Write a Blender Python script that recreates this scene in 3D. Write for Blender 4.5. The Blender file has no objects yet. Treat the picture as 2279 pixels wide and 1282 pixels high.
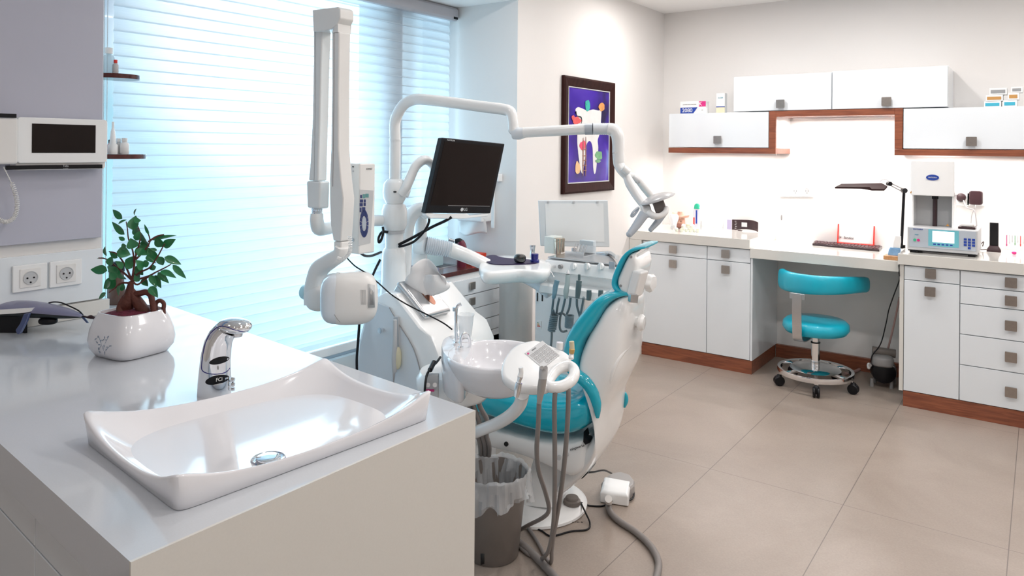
import bpy, bmesh, math, random
from mathutils import Vector, Matrix
from mathutils.bvhtree import BVHTree
random.seed(7)
V = Vector
PI = math.pi
C = bpy.context.scene.collection

# ------------------------------------------------------------------ camera model (photo taken as 2279 x 1282)
FP, CX, CY, EYE = 1633., 1139.5, 330., 1.47
YAW, ROLL = math.radians(35.85), math.radians(.5)
sy, cyw = math.sin(YAW), math.cos(YAW)
FW = V((-sy, cyw, 0)); R0 = V((cyw, sy, 0)); UP = V((0, 0, 1))
RT = R0*math.cos(ROLL) + UP*math.sin(ROLL)
UU = UP*math.cos(ROLL) - R0*math.sin(ROLL)
CAM = V((0, 0, EYE))
def ray(u, v): return FW + RT*((u-CX)/FP) + UU*((CY-v)/FP)
def P(u, v, d): return CAM + ray(u, v)*d
def onz(u, v, z): r = ray(u, v); return CAM + r*((z-EYE)/r.z)
def onx(u, v, x): r = ray(u, v); return CAM + r*(x/r.x)
def ony(u, v, y): r = ray(u, v); return CAM + r*(y/r.y)
cam = bpy.data.cameras.new('camera'); cam.sensor_width = 36; cam.sensor_fit = 'HORIZONTAL'
cam.lens = FP/2279*36; cam.shift_x = 0; cam.shift_y = -(641-CY)/2279; cam.clip_start = .05; cam.clip_end = 100
co = bpy.data.objects.new('camera', cam); C.objects.link(co)
m = Matrix((RT, UU, -FW)).transposed().to_4x4(); m.translation = CAM; co.matrix_world = m
bpy.context.scene.camera = co

# ------------------------------------------------------------------ materials
MT = {}
def mat(name, col, rough=.5, metal=0., coat=0., trans=0., emit=None, es=0., alpha=1., spec=.5, ior=1.45, noise=None, bump=None, coatr=.05):
    if name in MT: return MT[name]
    m = bpy.data.materials.new(name); m.use_nodes = True
    nt = m.node_tree; b = nt.nodes['Principled BSDF']
    b.inputs['Base Color'].default_value = (*col, 1); b.inputs['Roughness'].default_value = rough
    b.inputs['Metallic'].default_value = metal; b.inputs['Coat Weight'].default_value = coat; b.inputs['Coat Roughness'].default_value = coatr
    b.inputs['Transmission Weight'].default_value = trans; b.inputs['Alpha'].default_value = alpha; b.inputs['IOR'].default_value = ior
    b.inputs['Specular IOR Level'].default_value = spec
    if emit: b.inputs['Emission Color'].default_value = (*emit, 1); b.inputs['Emission Strength'].default_value = es
    tc = nt.nodes.new('ShaderNodeTexCoord')
    if noise:      # (scale, amount[, stretch])
        n = nt.nodes.new('ShaderNodeTexNoise'); n.inputs['Scale'].default_value = noise[0]; n.inputs['Detail'].default_value = 5
        mp = nt.nodes.new('ShaderNodeMapping'); st = noise[2] if len(noise) > 2 else (1, 1, 1); mp.inputs['Scale'].default_value = st
        nt.links.new(tc.outputs['Object'], mp.inputs[0]); nt.links.new(mp.outputs[0], n.inputs[0])
        mx = nt.nodes.new('ShaderNodeMix'); mx.data_type = 'RGBA'
        a = noise[1]
        mx.inputs[6].default_value = (*[max(0, c*(1-a)) for c in col], 1); mx.inputs[7].default_value = (*[min(1, c*(1+a)) for c in col], 1)
        nt.links.new(n.outputs[0], mx.inputs[0]); nt.links.new(mx.outputs[2], b.inputs['Base Color'])
    if bump:       # (scale, strength)
        n2 = nt.nodes.new('ShaderNodeTexNoise'); n2.inputs['Scale'].default_value = bump[0]; n2.inputs['Detail'].default_value = 4
        nt.links.new(tc.outputs['Object'], n2.inputs[0])
        bp = nt.nodes.new('ShaderNodeBump'); bp.inputs['Strength'].default_value = bump[1]; bp.inputs['Distance'].default_value = .01
        nt.links.new(n2.outputs[0], bp.inputs['Height']); nt.links.new(bp.outputs[0], b.inputs['Normal'])
    MT[name] = m; return m
wallm = mat('wall_paint', (.80, .785, .77), .6, noise=(3, .02), bump=(90, .03))
ceilm = mat('ceiling_paint', (.93, .92, .91), .7, noise=(2, .02))
wgloss = mat('white_gloss_lacquer', (.80, .85, .89), .16, coat=.5, noise=(2, .01))
wplast = mat('white_plastic', (.90, .91, .91), .22, coat=.5, noise=(8, .012))
wplast2 = mat('warm_white_plastic', (.84, .83, .81), .35, coat=.2, noise=(8, .015))
ceram = mat('white_ceramic', (.82, .82, .85), .12, coat=.4, noise=(6, .01))
stone = mat('quartz_worktop', (.60, .63, .67), .12, coat=.3, noise=(300, .04))  # blue reflection on the white wash counter top, put into the colour
stone2 = mat('cream_worktop', (.72, .71, .67), .14, coat=.5, noise=(250, .03))
cutm = mat('drawer_gap_shadow_line', (.12, .11, .10), .7)
chrome = mat('chrome', (.86, .87, .89), .06, metal=1, noise=(20, .03))
steel = mat('brushed_steel', (.62, .62, .63), .28, metal=1, noise=(60, .06, (1, 1, 8)))
nickel = mat('brushed_nickel_handle', (.42, .38, .35), .3, metal=1, noise=(90, .12))
teal = mat('teal_leatherette', (.0, .44, .60), .4, coat=.5, noise=(12, .06), bump=(220, .05))
tealg = mat('teal_gloss_vinyl', (.0, .42, .56), .16, coat=.9, noise=(8, .05))
grey = mat('grey_plastic', (.33, .32, .32), .4, noise=(20, .04))
lgrey = mat('light_grey_plastic', (.56, .57, .58), .35, noise=(20, .03))
tgrey = mat('blue_grey_plastic', (.45, .50, .56), .35, coat=.2, noise=(20, .03))
taupe = mat('taupe_plastic', (.19, .165, .15), .45, noise=(20, .05))
hosem = mat('grey_hose_rubber', (.24, .22, .21), .5, noise=(40, .06))
those = mat('blue_grey_hose', (.17, .23, .26), .45, noise=(40, .06))
black = mat('black_plastic', (.008, .008, .010), .32, spec=.3, noise=(20, .1))
screen = mat('dark_screen', (.010, .005, .004), .3, spec=.25, noise=(4, .1))
brownb = mat('dark_brown_plastic', (.035, .015, .018), .3, coat=.3, noise=(20, .1))
purple = mat('dark_purple_rubber', (.025, .012, .06), .5, noise=(30, .1))
navy = mat('dark_blue_plastic', (.01, .01, .16), .3, coat=.3, noise=(20, .1))
red = mat('red_acrylic', (.75, .03, .02), .25, coat=.4, noise=(20, .05))
pink = mat('magenta_print', (.65, .03, .22), .5, noise=(30, .05))
white = mat('white_paper', (.86, .86, .85), .7, noise=(30, .01))
yellow = mat('cream_plastic', (.75, .70, .50), .35, noise=(20, .03))
amber = mat('amber_stain', (.62, .42, .16), .4, noise=(60, .3))
inkb = mat('blue_ink', (.02, .06, .35), .4, noise=(30, .05))
inkc = mat('cyan_print', (.05, .38, .52), .4, noise=(30, .05))
inkk = mat('black_ink', (.02, .02, .02), .5, noise=(30, .05))
inkg = mat('grey_ink', (.30, .31, .32), .5, noise=(30, .05))
brass = mat('ochre_print', (.50, .26, .08), .5, noise=(30, .08))
glass = mat('clear_glass', (.95, .97, 1), .02, trans=1, ior=1.45, noise=(5, .01))
clearp = mat('clear_thin_plastic', (.86, .90, .93), .12, alpha=.36, noise=(14, .05), bump=(30, .3))
cup = mat('clear_cup_plastic', (.85, .9, .93), .1, alpha=.35, noise=(14, .02))
tissue = mat('tissue_paper', (.86, .86, .87), .8, alpha=.9, noise=(14, .02))
green = mat('ficus_leaf', (.03, .19, .07), .3, coat=.3, noise=(14, .45))
bark = mat('ficus_bark', (.11, .032, .022), .6, noise=(40, .4), bump=(60, .5))
soil = mat('red_potting_gravel', (.15, .02, .045), .8, noise=(90, .8), bump=(120, 1))
skinp = mat('terracotta_clay', (.62, .36, .27), .5, noise=(20, .12))
emitw = mat('lamp_diffuser', (.9, .9, .9), .5, emit=(1, .95, .9), es=8)
def wood(name, c1, c2, sc=(1, 1, 1), rough=.35):
    m = bpy.data.materials.new(name); m.use_nodes = True; nt = m.node_tree; b = nt.nodes['Principled BSDF']
    tc = nt.nodes.new('ShaderNodeTexCoord'); mp = nt.nodes.new('ShaderNodeMapping'); mp.inputs['Scale'].default_value = sc
    n = nt.nodes.new('ShaderNodeTexNoise'); n.inputs['Scale'].default_value = 6; n.inputs['Detail'].default_value = 8; n.inputs['Distortion'].default_value = .4
    r = nt.nodes.new('ShaderNodeValToRGB'); r.color_ramp.elements[0].color = (*c1, 1); r.color_ramp.elements[1].color = (*c2, 1)
    r.color_ramp.elements[0].position = .35; r.color_ramp.elements[1].position = .7
    nt.links.new(tc.outputs['Object'], mp.inputs[0]); nt.links.new(mp.outputs[0], n.inputs[0]); nt.links.new(n.outputs[0], r.inputs[0]); nt.links.new(r.outputs[0], b.inputs['Base Color'])
    b.inputs['Roughness'].default_value = rough; b.inputs['Coat Weight'].default_value = .2
    MT[name] = m; return m
woodm = wood('walnut_trim', (.19, .055, .028), (.33, .105, .05), (1.2, 8, 14))
woodd = wood('dark_red_wood', (.055, .008, .008), (.10, .018, .014), (1, 9, 9), .25)
woody = wood('light_wood_block', (.45, .22, .09), (.6, .33, .15), (8, 1, 8))
frm = wood('dark_mahogany_frame', (.022, .006, .005), (.04, .011, .009), (8, 8, 1), .6)
frm.node_tree.nodes['Principled BSDF'].inputs['Specular IOR Level'].default_value = .15; frm.node_tree.nodes['Principled BSDF'].inputs['Coat Weight'].default_value = 0

def floor_mat():
    m = bpy.data.materials.new('beige_stone_tiles'); m.use_nodes = True; nt = m.node_tree; L = nt.links.new; N = nt.nodes.new; b = nt.nodes['Principled BSDF']
    tc = N('ShaderNodeTexCoord'); sp = N('ShaderNodeSeparateXYZ'); L(tc.outputs['Object'], sp.inputs[0])
    def line(out, off, per, w):
        a = N('ShaderNodeMath'); a.operation = 'ADD'; a.inputs[1].default_value = off; L(out, a.inputs[0])
        d = N('ShaderNodeMath'); d.operation = 'DIVIDE'; d.inputs[1].default_value = per; L(a.outputs[0], d.inputs[0])
        f = N('ShaderNodeMath'); f.operation = 'FRACT'; L(d.outputs[0], f.inputs[0])
        s = N('ShaderNodeMath'); s.operation = 'SUBTRACT'; s.inputs[1].default_value = .5; L(f.outputs[0], s.inputs[0])
        ab = N('ShaderNodeMath'); ab.operation = 'ABSOLUTE'; L(s.outputs[0], ab.inputs[0])
        g = N('ShaderNodeMath'); g.operation = 'GREATER_THAN'; g.inputs[1].default_value = .5-w/per/2; L(ab.outputs[0], g.inputs[0])
        return g.outputs[0], d.outputs[0]
    gx, ix = line(sp.outputs[0], 1.5+5.7, .57, .0035)
    gy, iy = line(sp.outputs[1], 3.835+13.8-5.52, 1.38, .0025)
    mx = N('ShaderNodeMath'); mx.operation = 'MAXIMUM'; L(gx, mx.inputs[0]); L(gy, mx.inputs[1])
    n = N('ShaderNodeTexNoise'); n.inputs['Scale'].default_value = 1.6; n.inputs['Detail'].default_value = 7; n.inputs['Roughness'].default_value = .6; n.inputs['Distortion'].default_value = .6; L(tc.outputs['Object'], n.inputs[0])
    r = N('ShaderNodeValToRGB'); L(n.outputs[0], r.inputs[0]); r.color_ramp.elements[0].position = .3; r.color_ramp.elements[1].position = .72
    r.color_ramp.elements[0].color = (.30, .245, .205, 1); r.color_ramp.elements[1].color = (.385, .325, .28, 1)
    n2 = N('ShaderNodeTexNoise'); n2.inputs['Scale'].default_value = 140; n2.inputs['Detail'].default_value = 3; L(tc.outputs['Object'], n2.inputs[0])
    m2 = N('ShaderNodeMix'); m2.data_type = 'RGBA'; m2.blend_type = 'OVERLAY'; m2.inputs[0].default_value = .14; L(r.outputs[0], m2.inputs[6]); L(n2.outputs[0], m2.inputs[7])
    m3 = N('ShaderNodeMix'); m3.data_type = 'RGBA'; L(mx.outputs[0], m3.inputs[0]); L(m2.outputs[2], m3.inputs[6]); m3.inputs[7].default_value = (.17, .14, .125, 1)
    L(m3.outputs[2], b.inputs['Base Color']); b.inputs['Roughness'].default_value = .33
    return m
floorm = floor_mat()
def blind_mat():
    m = bpy.data.materials.new('sheer_blind_fabric'); m.use_nodes = True; nt = m.node_tree; L = nt.links.new; N = nt.nodes.new
    nt.nodes.remove(nt.nodes['Principled BSDF']); out = nt.nodes['Material Output']
    tc = N('ShaderNodeTexCoord'); n = N('ShaderNodeTexNoise'); mp = N('ShaderNodeMapping'); mp.inputs['Scale'].default_value = (1, 6, 220); n.inputs['Scale'].default_value = 1.5
    L(tc.outputs['Object'], mp.inputs[0]); L(mp.outputs[0], n.inputs[0])
    mx = N('ShaderNodeMix'); mx.data_type = 'RGBA'; mx.inputs[6].default_value = (.74, .80, .84, 1); mx.inputs[7].default_value = (.93, .96, .98, 1); L(n.outputs[0], mx.inputs[0])
    d = N('ShaderNodeBsdfDiffuse'); t = N('ShaderNodeBsdfTranslucent'); tr = N('ShaderNodeBsdfTransparent'); tr.inputs[0].default_value = (1, 1, 1, 1)
    L(mx.outputs[2], d.inputs[0]); L(mx.outputs[2], t.inputs[0])
    a = N('ShaderNodeMixShader'); a.inputs[0].default_value = .62; L(d.outputs[0], a.inputs[1]); L(t.outputs[0], a.inputs[2])
    bb = N('ShaderNodeMixShader'); bb.inputs[0].default_value = .30; L(a.outputs[0], bb.inputs[1]); L(tr.outputs[0], bb.inputs[2])
    L(bb.outputs[0], out.inputs[0]); return m
blindm = blind_mat()

# ------------------------------------------------------------------ mesh helpers
ORG = {}
def crom(pts, sub, closed=False):
    pts = [V(p) for p in pts]; n = len(pts)
    if n < 3 or sub <= 1: return pts
    out = []
    rng = range(n if closed else n-1)
    for i in rng:
        if closed: p0, p1, p2, p3 = pts[i-1], pts[i], pts[(i+1) % n], pts[(i+2) % n]
        else: p0, p1, p2, p3 = pts[max(i-1, 0)], pts[i], pts[i+1], pts[min(i+2, n-1)]
        for k in range(sub):
            t = k/sub
            out.append(.5*((2*p1)+(p2-p0)*t+(2*p0-5*p1+4*p2-p3)*t*t+(3*p1-p0-3*p2+p3)*t**3))
    if not closed: out.append(pts[-1])
    return out
class B:
    def __init__(s): s.bm = bmesh.new()
    def face(s, vs):
        try: return s.bm.faces.new(vs)
        except ValueError: return None
    def rings(s, rings, cap=True, closed=True, loop=False):
        R = [[s.bm.verts.new(p) for p in r] for r in rings]
        n = len(R[0]); m_ = len(R)
        for i in range(m_ if loop else m_-1):
            a, b = R[i], R[(i+1) % m_]
            for j in range(n if closed else n-1):
                s.face((a[j], a[(j+1) % n], b[(j+1) % n], b[j]))
        if cap and closed and not loop: s.face(R[0][::-1]); s.face(R[-1])
        return s
    def box(s, lo, hi):
        x0, y0, z0 = lo; x1, y1, z1 = hi
        return s.rings([[(x0, y0, z0), (x1, y0, z0), (x1, y1, z0), (x0, y1, z0)], [(x0, y0, z1), (x1, y0, z1), (x1, y1, z1), (x0, y1, z1)]])
    def obox(s, c, h, ax=None):
        a = ax or (V((1, 0, 0)), V((0, 1, 0)), V((0, 0, 1))); c = V(c)
        q = [(-1, -1), (1, -1), (1, 1), (-1, 1)]
        return s.rings([[c+a[0]*h[0]*i+a[1]*h[1]*j+a[2]*h[2]*k for i, j in q] for k in (-1, 1)])
    def cyl(s, p0, p1, r0, r1=None, n=24, cap=True):
        return s.tube([p0, p1], [r0, r0 if r1 is None else r1], n, 1, cap=cap)
    def tube(s, pts, r, n=12, sub=6, closed=False, cap=True, flat=None):
        pts = [V(p) for p in pts]
        if isinstance(r, (int, float)): rr = [r]*len(pts)
        else: rr = list(r)
        P2 = crom(pts, sub, closed)
        if len(P2) != len(pts):
            R2 = []
            for i in range(len(P2)):
                t = i/sub; k = min(int(t), len(rr)-1); k2 = (k+1) % len(rr) if closed else min(k+1, len(rr)-1); f_ = t-int(t)
                R2.append(rr[k]*(1-f_)+rr[k2]*f_)
        else: R2 = rr
        N = len(P2); rings = []; up = None
        for i, p in enumerate(P2):
            if closed: t = (P2[(i+1) % N]-P2[i-1])
            else: t = P2[min(i+1, N-1)]-P2[max(i-1, 0)]
            if t.length < 1e-9: t = V((0, 0, 1))
            t.normalize()
            if up is None:
                up = V((0, 0, 1)) if abs(t.z) < .9 else V((1, 0, 0))
                if flat: up = flat[2]
            a = t.cross(up)
            if a.length < 1e-6: a = t.orthogonal()
            a.normalize(); b = a.cross(t).normalized(); up = b
            fa, fb = (flat[0], flat[1]) if flat else (1, 1)
            rings.append([p+(a*math.cos(2*PI*k/n)*fa+b*math.sin(2*PI*k/n)*fb)*R2[i] for k in range(n)])
        return s.rings(rings, cap=cap, loop=closed)
    def lathe(s, prof, c, n=32, sx=1, sy_=1, ax=None, cap=True):
        c = V(c); a = ax or (V((1, 0, 0)), V((0, 1, 0)), V((0, 0, 1)))
        return s.rings([[c+a[0]*(max(r, 1e-4)*sx*math.cos(2*PI*k/n))+a[1]*(max(r, 1e-4)*sy_*math.sin(2*PI*k/n))+a[2]*z for k in range(n)] for r, z in prof], cap=cap)
    def sell(s, c, h, e1=.5, e2=.5, ax=None, n=28, m_=16):
        c = V(c); a = ax or (V((1, 0, 0)), V((0, 1, 0)), V((0, 0, 1)))
        pw = lambda x, e: math.copysign(abs(x)**e, x)
        rr = []
        for i in range(m_+1):
            ph = -PI/2+PI*i/m_; cz = max(pw(math.cos(ph), e1), 1e-4) if 0 < i < m_ else 1e-4
            rr.append([c+a[0]*h[0]*cz*pw(math.cos(2*PI*k/n), e2)+a[1]*h[1]*cz*pw(math.sin(2*PI*k/n), e2)+a[2]*h[2]*pw(math.sin(ph), e1) for k in range(n)])
        return s.rings(rr)
    def prism(s, pts, vec):
        vec = V(vec); return s.rings([[V(p) for p in pts], [V(p)+vec for p in pts]])
    def plate(s, pts): s.face([s.bm.verts.new(p) for p in pts]); return s
    def build(s, name, mt, parent=None, bevel=0, sub=0, sharp=38, seg=3, loc=None, solid=0):
        bm = s.bm; bmesh.ops.remove_doubles(bm, verts=bm.verts, dist=1e-6)
        bmesh.ops.recalc_face_normals(bm, faces=bm.faces)
        if parent is not None: o = ORG[parent.name]
        elif loc is not None: o = V(loc)
        else:
            xs = [v.co for v in bm.verts]
            o = V((sum(v.x for v in xs)/len(xs), sum(v.y for v in xs)/len(xs), min(v.z for v in xs)))
        for v in bm.verts: v.co -= o
        th = math.radians(sharp)
        for e in bm.edges:
            if len(e.link_faces) == 2: e.smooth = e.calc_face_angle(0) < th
        for f_ in bm.faces: f_.smooth = True
        me = bpy.data.meshes.new(name); bm.to_mesh(me); bm.free()
        ob = bpy.data.objects.new(name, me); C.objects.link(ob)
        me.materials.append(mt)
        if parent is not None: ob.parent = parent
        else: ob.location = o
        ORG[ob.name] = o
        if solid: md = ob.modifiers.new('Solidify', 'SOLIDIFY'); md.thickness = solid; md.offset = 0
        if bevel: md = ob.modifiers.new('Bevel', 'BEVEL'); md.width = bevel; md.segments = seg; md.limit_method = 'ANGLE'; md.angle_limit = math.radians(35); md.harden_normals = True
        if sub: md = ob.modifiers.new('Subdivision', 'SUBSURF'); md.levels = sub; md.render_levels = sub
        return ob
def thing(name, label, cat, loc, group=None):
    o = bpy.data.objects.new(name, None); C.objects.link(o); o.location = V(loc); o.empty_display_size = .05
    o['label'] = label; o['category'] = cat
    if group: o['group'] = group
    ORG[o.name] = V(loc); return o
def tag(o, label, cat, group=None):
    o['label'] = label; o['category'] = cat
    if group: o['group'] = group
    return o
def lab(o, label): o['label'] = label; return o
def struct(o): o['kind'] = 'structure'; return o
def copy_tree(o, parent=None):
    c = o.copy(); C.objects.link(c)
    if parent is not None: c.parent = parent; c.matrix_parent_inverse.identity()
    for ch in list(o.children): copy_tree(ch, c)
    return c
def text(s_, size, org, xd, yd, mt, parent, name='lettering', depth=.0006, align='CENTER', shear=0):
    cu = bpy.data.curves.new('t', 'FONT'); cu.body = s_; cu.size = size; cu.extrude = depth; cu.align_x = align; cu.align_y = 'CENTER'; cu.shear = shear
    to = bpy.data.objects.new('t', cu); C.objects.link(to)
    dg = bpy.context.evaluated_depsgraph_get(); dg.update()
    me = bpy.data.meshes.new_from_object(to.evaluated_get(dg)); C.objects.unlink(to); bpy.data.objects.remove(to)
    xd = V(xd).normalized(); yd = V(yd); yd = (yd-xd*yd.dot(xd)).normalized(); zd = xd.cross(yd)
    M = Matrix((xd, yd, zd)).transposed().to_4x4(); M.translation = V(org)-ORG[parent.name]
    me.transform(M); me.materials.clear(); me.materials.append(mt); me.name = name
    ob = bpy.data.objects.new(name, me); C.objects.link(ob); ob.parent = parent; ORG[ob.name] = ORG[parent.name]
    return ob
def rrect(w, h, r, n=5):
    out = []
    for cx_, cy_, a0 in ((w-r, h-r, 0), (-w+r, h-r, PI/2), (-w+r, -h+r, PI), (w-r, -h+r, 3*PI/2)):
        for k in range(n+1): a = a0+PI/2*k/n; out.append((cx_+r*math.cos(a), cy_+r*math.sin(a)))
    return out
X_, Y_, Z_ = V((1, 0, 0)), V((0, 1, 0)), V((0, 0, 1))
def slab(front, y0, name, mt, parent, hw, edge=.03, exp=.45, n=14):
    """profile in the x-z plane swept across y with rounded shoulders. front: list of (x,z,halfwidth)"""
    cx_ = sum(p[0] for p in front)/len(front); cz = sum(p[1] for p in front)/len(front)
    # inward normals of the closed profile
    m_ = len(front); area = sum(front[i][0]*front[(i+1) % m_][1]-front[(i+1) % m_][0]*front[i][1] for i in range(m_))
    sg = 1 if area > 0 else -1; inn = []
    for i in range(m_):
        a = V((front[i-1][0], front[i-1][1])); b = V((front[(i+1) % m_][0], front[(i+1) % m_][1])); t = (b-a)
        if t.length < 1e-9: t = V((1, 0))
        t.normalize(); inn.append(V((-t.y, t.x))*sg)
    rings = []
    for k in range(n+1):
        a = -PI/2+PI*k/n; t = math.copysign(abs(math.sin(a))**.6, math.sin(a))
        # t in -1..1 ; inset only close to the sides
        rings.append((t, 1-math.cos(a)**exp if abs(math.cos(a)) > 1e-6 else 1))
    b = B()
    b.rings([[V((p[0]+inn[i].x*edge*ins, y0+t*p[2], p[1]+inn[i].y*edge*ins)) for i, p in enumerate(front)] for t, ins in rings])
    return b.build(name, mt, parent, sharp=60)
def smooth_loop(pts, sub):
    q = crom([V(p) for p in pts], sub, True); return [tuple(p) for p in q]

# ------------------------------------------------------------------ the room
XW, YB, YR, ZC = -2.42, 5.38, 3.395, 2.54          # art wall, back wall, return wall of the window niche, ceiling
def wallbox(name, lo, hi, mt): return struct(B().box(lo, hi).build(name, mt))
wallbox('floor', (-3.2, -2.3, -.12), (2.6, 5.5, 0), floorm)
wallbox('ceiling', (XW-.02, -2.3, ZC), (2.6, 5.5, ZC+.12), ceilm)
wallbox('wall_back', (XW-.9, YB, 0), (2.6, YB+.12, ZC), wallm)
wallbox('wall_left', (XW-.9, YR, 0), (XW, YB, ZC), wallm)
wallbox('wall_right', (2.5, -2.2, 0), (2.62, YB, ZC), wallm)
wallbox('wall_front', (-3.2, -2.32, 0), (2.6, -2.2, ZC), wallm)
XPIER = -2.66
wallbox('wall_pier', (-3.2, -2.2, 0), (XPIER, 1.24, ZC), wallm)
wallbox('ceiling_niche', (-3.15, 1.24, 2.315), (XW, YR, ZC), ceilm)
wallbox('wall_sill', (-3.12, 1.24, 0), (-2.98, YR, .36), wallm)
# window
wf = mat('grey_window_frame', (.35, .38, .42), .4, noise=(10, .03))
w = B()
w.box((-3.09, 1.24, .36), (-3.01, YR, .43)); w.box((-3.09, 1.24, 2.26), (-3.01, YR, 2.315))
w.box((-3.09, 1.24, .43), (-3.01, 1.31, 2.26)); w.box((-3.09, YR-.07, .43), (-3.01, YR, 2.26))
ym0, ym1 = ony(1, 1, 1).y, 0
ym0 = onx(808, 250, -3.05).y; ym1 = onx(884, 250, -3.05).y
w.box((-3.09, ym0, .43), (-3.01, ym1, 2.26))
win = struct(w.build('window_1', wf, bevel=.004))
pn = B().box((-3.056, 1.31, .43), (-3.050, ym0, 2.26)).box((-3.056, ym1, .43), (-3.050, YR-.07, 2.26)).build('window_pane', mat('window_glass', (.93, .98, 1), .0, alpha=.12, noise=(4, .01)), win)
struct(pn)
# skirtings in the knee space
struct(B().box((-1.53, 5.35, 0), (-.68, 5.379, .09)).build('baseboard_back', woodm, bevel=.002))

# ------------------------------------------------------------------ window blind
XB = -2.90
yb0, yb1, zb0, zb1 = 1.386, 3.352, .455, 2.25
t = thing('window_blind', 'wide white pleated fabric blind glowing with daylight across the window', 'blind', (XB, (yb0+yb1)/2, zb0))
b = B(); pitch = .0482; n = int((zb1-zb0)/pitch)
for i in range(n):
    zt = zb1-i*pitch; rr = []
    for (dx, dz) in ((.000, 0), (.007, -.012), (.010, -.028), (.009, -.042), (.004, -.0525)):
        rr.append([(XB+dx, yb0+(yb1-yb0)*k/6, zt+dz) for k in range(7)])
    b.rings(rr, cap=False, closed=False)
    b.rings([[(XB+.0125, yb0+(yb1-yb0)*k/6, zt-.0470-dz) for k in range(7)] for dz in (0, .0045)], cap=False, closed=False)
b.build('fabric', blindm, t, sharp=80)
B().box((XB-.012, yb0, zb0-.035), (XB+.014, yb1, zb1-n*pitch-.002)).build('bottom_rail', wplast, t, bevel=.005)
hr = B(); pf = [(XB-.05, 2.232), (XB+.035, 2.232), (XB+.05, 2.245), (XB+.05, 2.295), (XB+.035, 2.312), (XB-.05, 2.312)]
hr.prism([(x, 1.30, z) for x, z in pf], (0, YR-.012-1.30, 0)).build('head_rail', mat('pale_grey_rail', (.50, .49, .52), .35, noise=(9, .03)), t, bevel=.003)
lab(B().box((XB+.0505, YR-.055, 2.238), (XB+.0525, YR-.02, 2.252)).build('rail_sticker', black, t), 'small black mark at the end of the rail')
ch = B()
for yy in (1.345, 1.357): ch.cyl((XB+.02, yy, .75), (XB+.02, yy, 2.24), .0012, n=6)
for k in range(150):
    for yy in (1.345, 1.357): ch.lathe([(.0, -.0022), (.0022, 0), (0, .0022)], (XB+.02, yy, .76+k*.0098), n=5)
lab(ch.build('chain', lgrey, t), 'looped bead chain at the left of the blind')

# ------------------------------------------------------------------ wash counter in the foreground
ZT = .88
cA, cB_, cC, cD = V((-1.040, .528, 0)), V((-1.028, 1.292, 0)), V((-2.885, 1.482, 0)), V((-2.655, .672, 0))
cD2 = V((-2.655, 1.238, 0))
# basin footprint
bA, bB, bD = onz(388, 1150, ZT), onz(966, 932, ZT), onz(178, 985, ZT)
bC = bD+(bB-bA); bC = bC*.55+onz(735, 822, ZT+.045)*.45; bC.z = ZT
t = thing('wash_counter', 'white foreground counter with square edges carrying the basin and potted bonsai', 'counter', (-1.8, 1.0, 0))
def quad(s_, z): return [V((p.x, p.y, z)) for p in s_]
iA, iB = cA+V((-.005, .0005, 0)), cB_+V((-.005, .0005, 0))
outer = [iA, iB, cC, V((-2.885, 1.25, 0)), V((-2.655, 1.25, 0)), cD]
cen = (bA+bB+bC+bD)/4
hole = [cen+(p-cen)*.86 for p in (bA, bB, bC, bD)]
wt = B(); bm = wt.bm
def ringmesh(z0, z1):
    O = [[bm.verts.new((p.x, p.y, z)) for p in outer] for z in (z0, z1)]
    I = [[bm.verts.new((p.x, p.y, z)) for p in hole] for z in (z0, z1)]
    for k in (0, 1):
        o, i = O[k], I[k]
        for f_ in ([o[0], o[1], i[1], i[0]], [o[1], o[2], i[2], i[1]], [o[2], o[3], o[4], i[2]], [o[4], o[5], i[3], i[2]], [o[5], o[0], i[0], i[3]]): bm.faces.new(f_)
    for j in range(6): bm.faces.new([O[0][j], O[0][(j+1) % 6], O[1][(j+1) % 6], O[1][j]])
    for j in range(4): bm.faces.new([I[0][j], I[0][(j+1) % 4], I[1][(j+1) % 4], I[1][j]])
ringmesh(ZT-.076, ZT)
wt.build('worktop', stone, t)
ep = [cA, cB_, cB_+V((-.005, .0005, 0)), cA+V((-.005, .0005, 0))]
B().rings([quad(ep, 0), quad(ep, ZT)]).build('end_panel', stone2, t)
dr = (cD-cA).normalized(); nr = V((-dr.y, dr.x, 0))
if nr.y < 0: nr = -nr
far0 = cB_+nr*-.03
bk = [cA+dr*.04+nr*.062, cD+nr*.062, cD2+V((0, -.01, 0)), V((-1.06, 1.25, 0))]
B().rings([quad(bk, .09), quad(bk, ZT-.078)]).build('carcass', wgloss, t)
x0 = .045
for k in range(3):
    a0 = cA+dr*(x0+k*.52)+nr*.045; a1 = cA+dr*(x0+(k+1)*.52-.004)+nr*.045
    for j, (z0, z1) in enumerate(((ZT-.20, ZT-.098), (.1, ZT-.204))):
        q = [a0, a1, a1+nr*.016, a0+nr*.016]
        dd = B().rings([quad(q, z0), quad(q, z1)]).build('drawer' if j == 0 else 'door', wgloss, t, bevel=.0015)
pl = [cA+dr*.04+nr*.09, cD+nr*.09, cD2+V((0, -.03, 0)), V((-1.07, 1.22, 0))]
lab(B().rings([quad(pl, 0), quad(pl, .089)]).build('plinth', woodd, t), 'dark wooden plinth')
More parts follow.
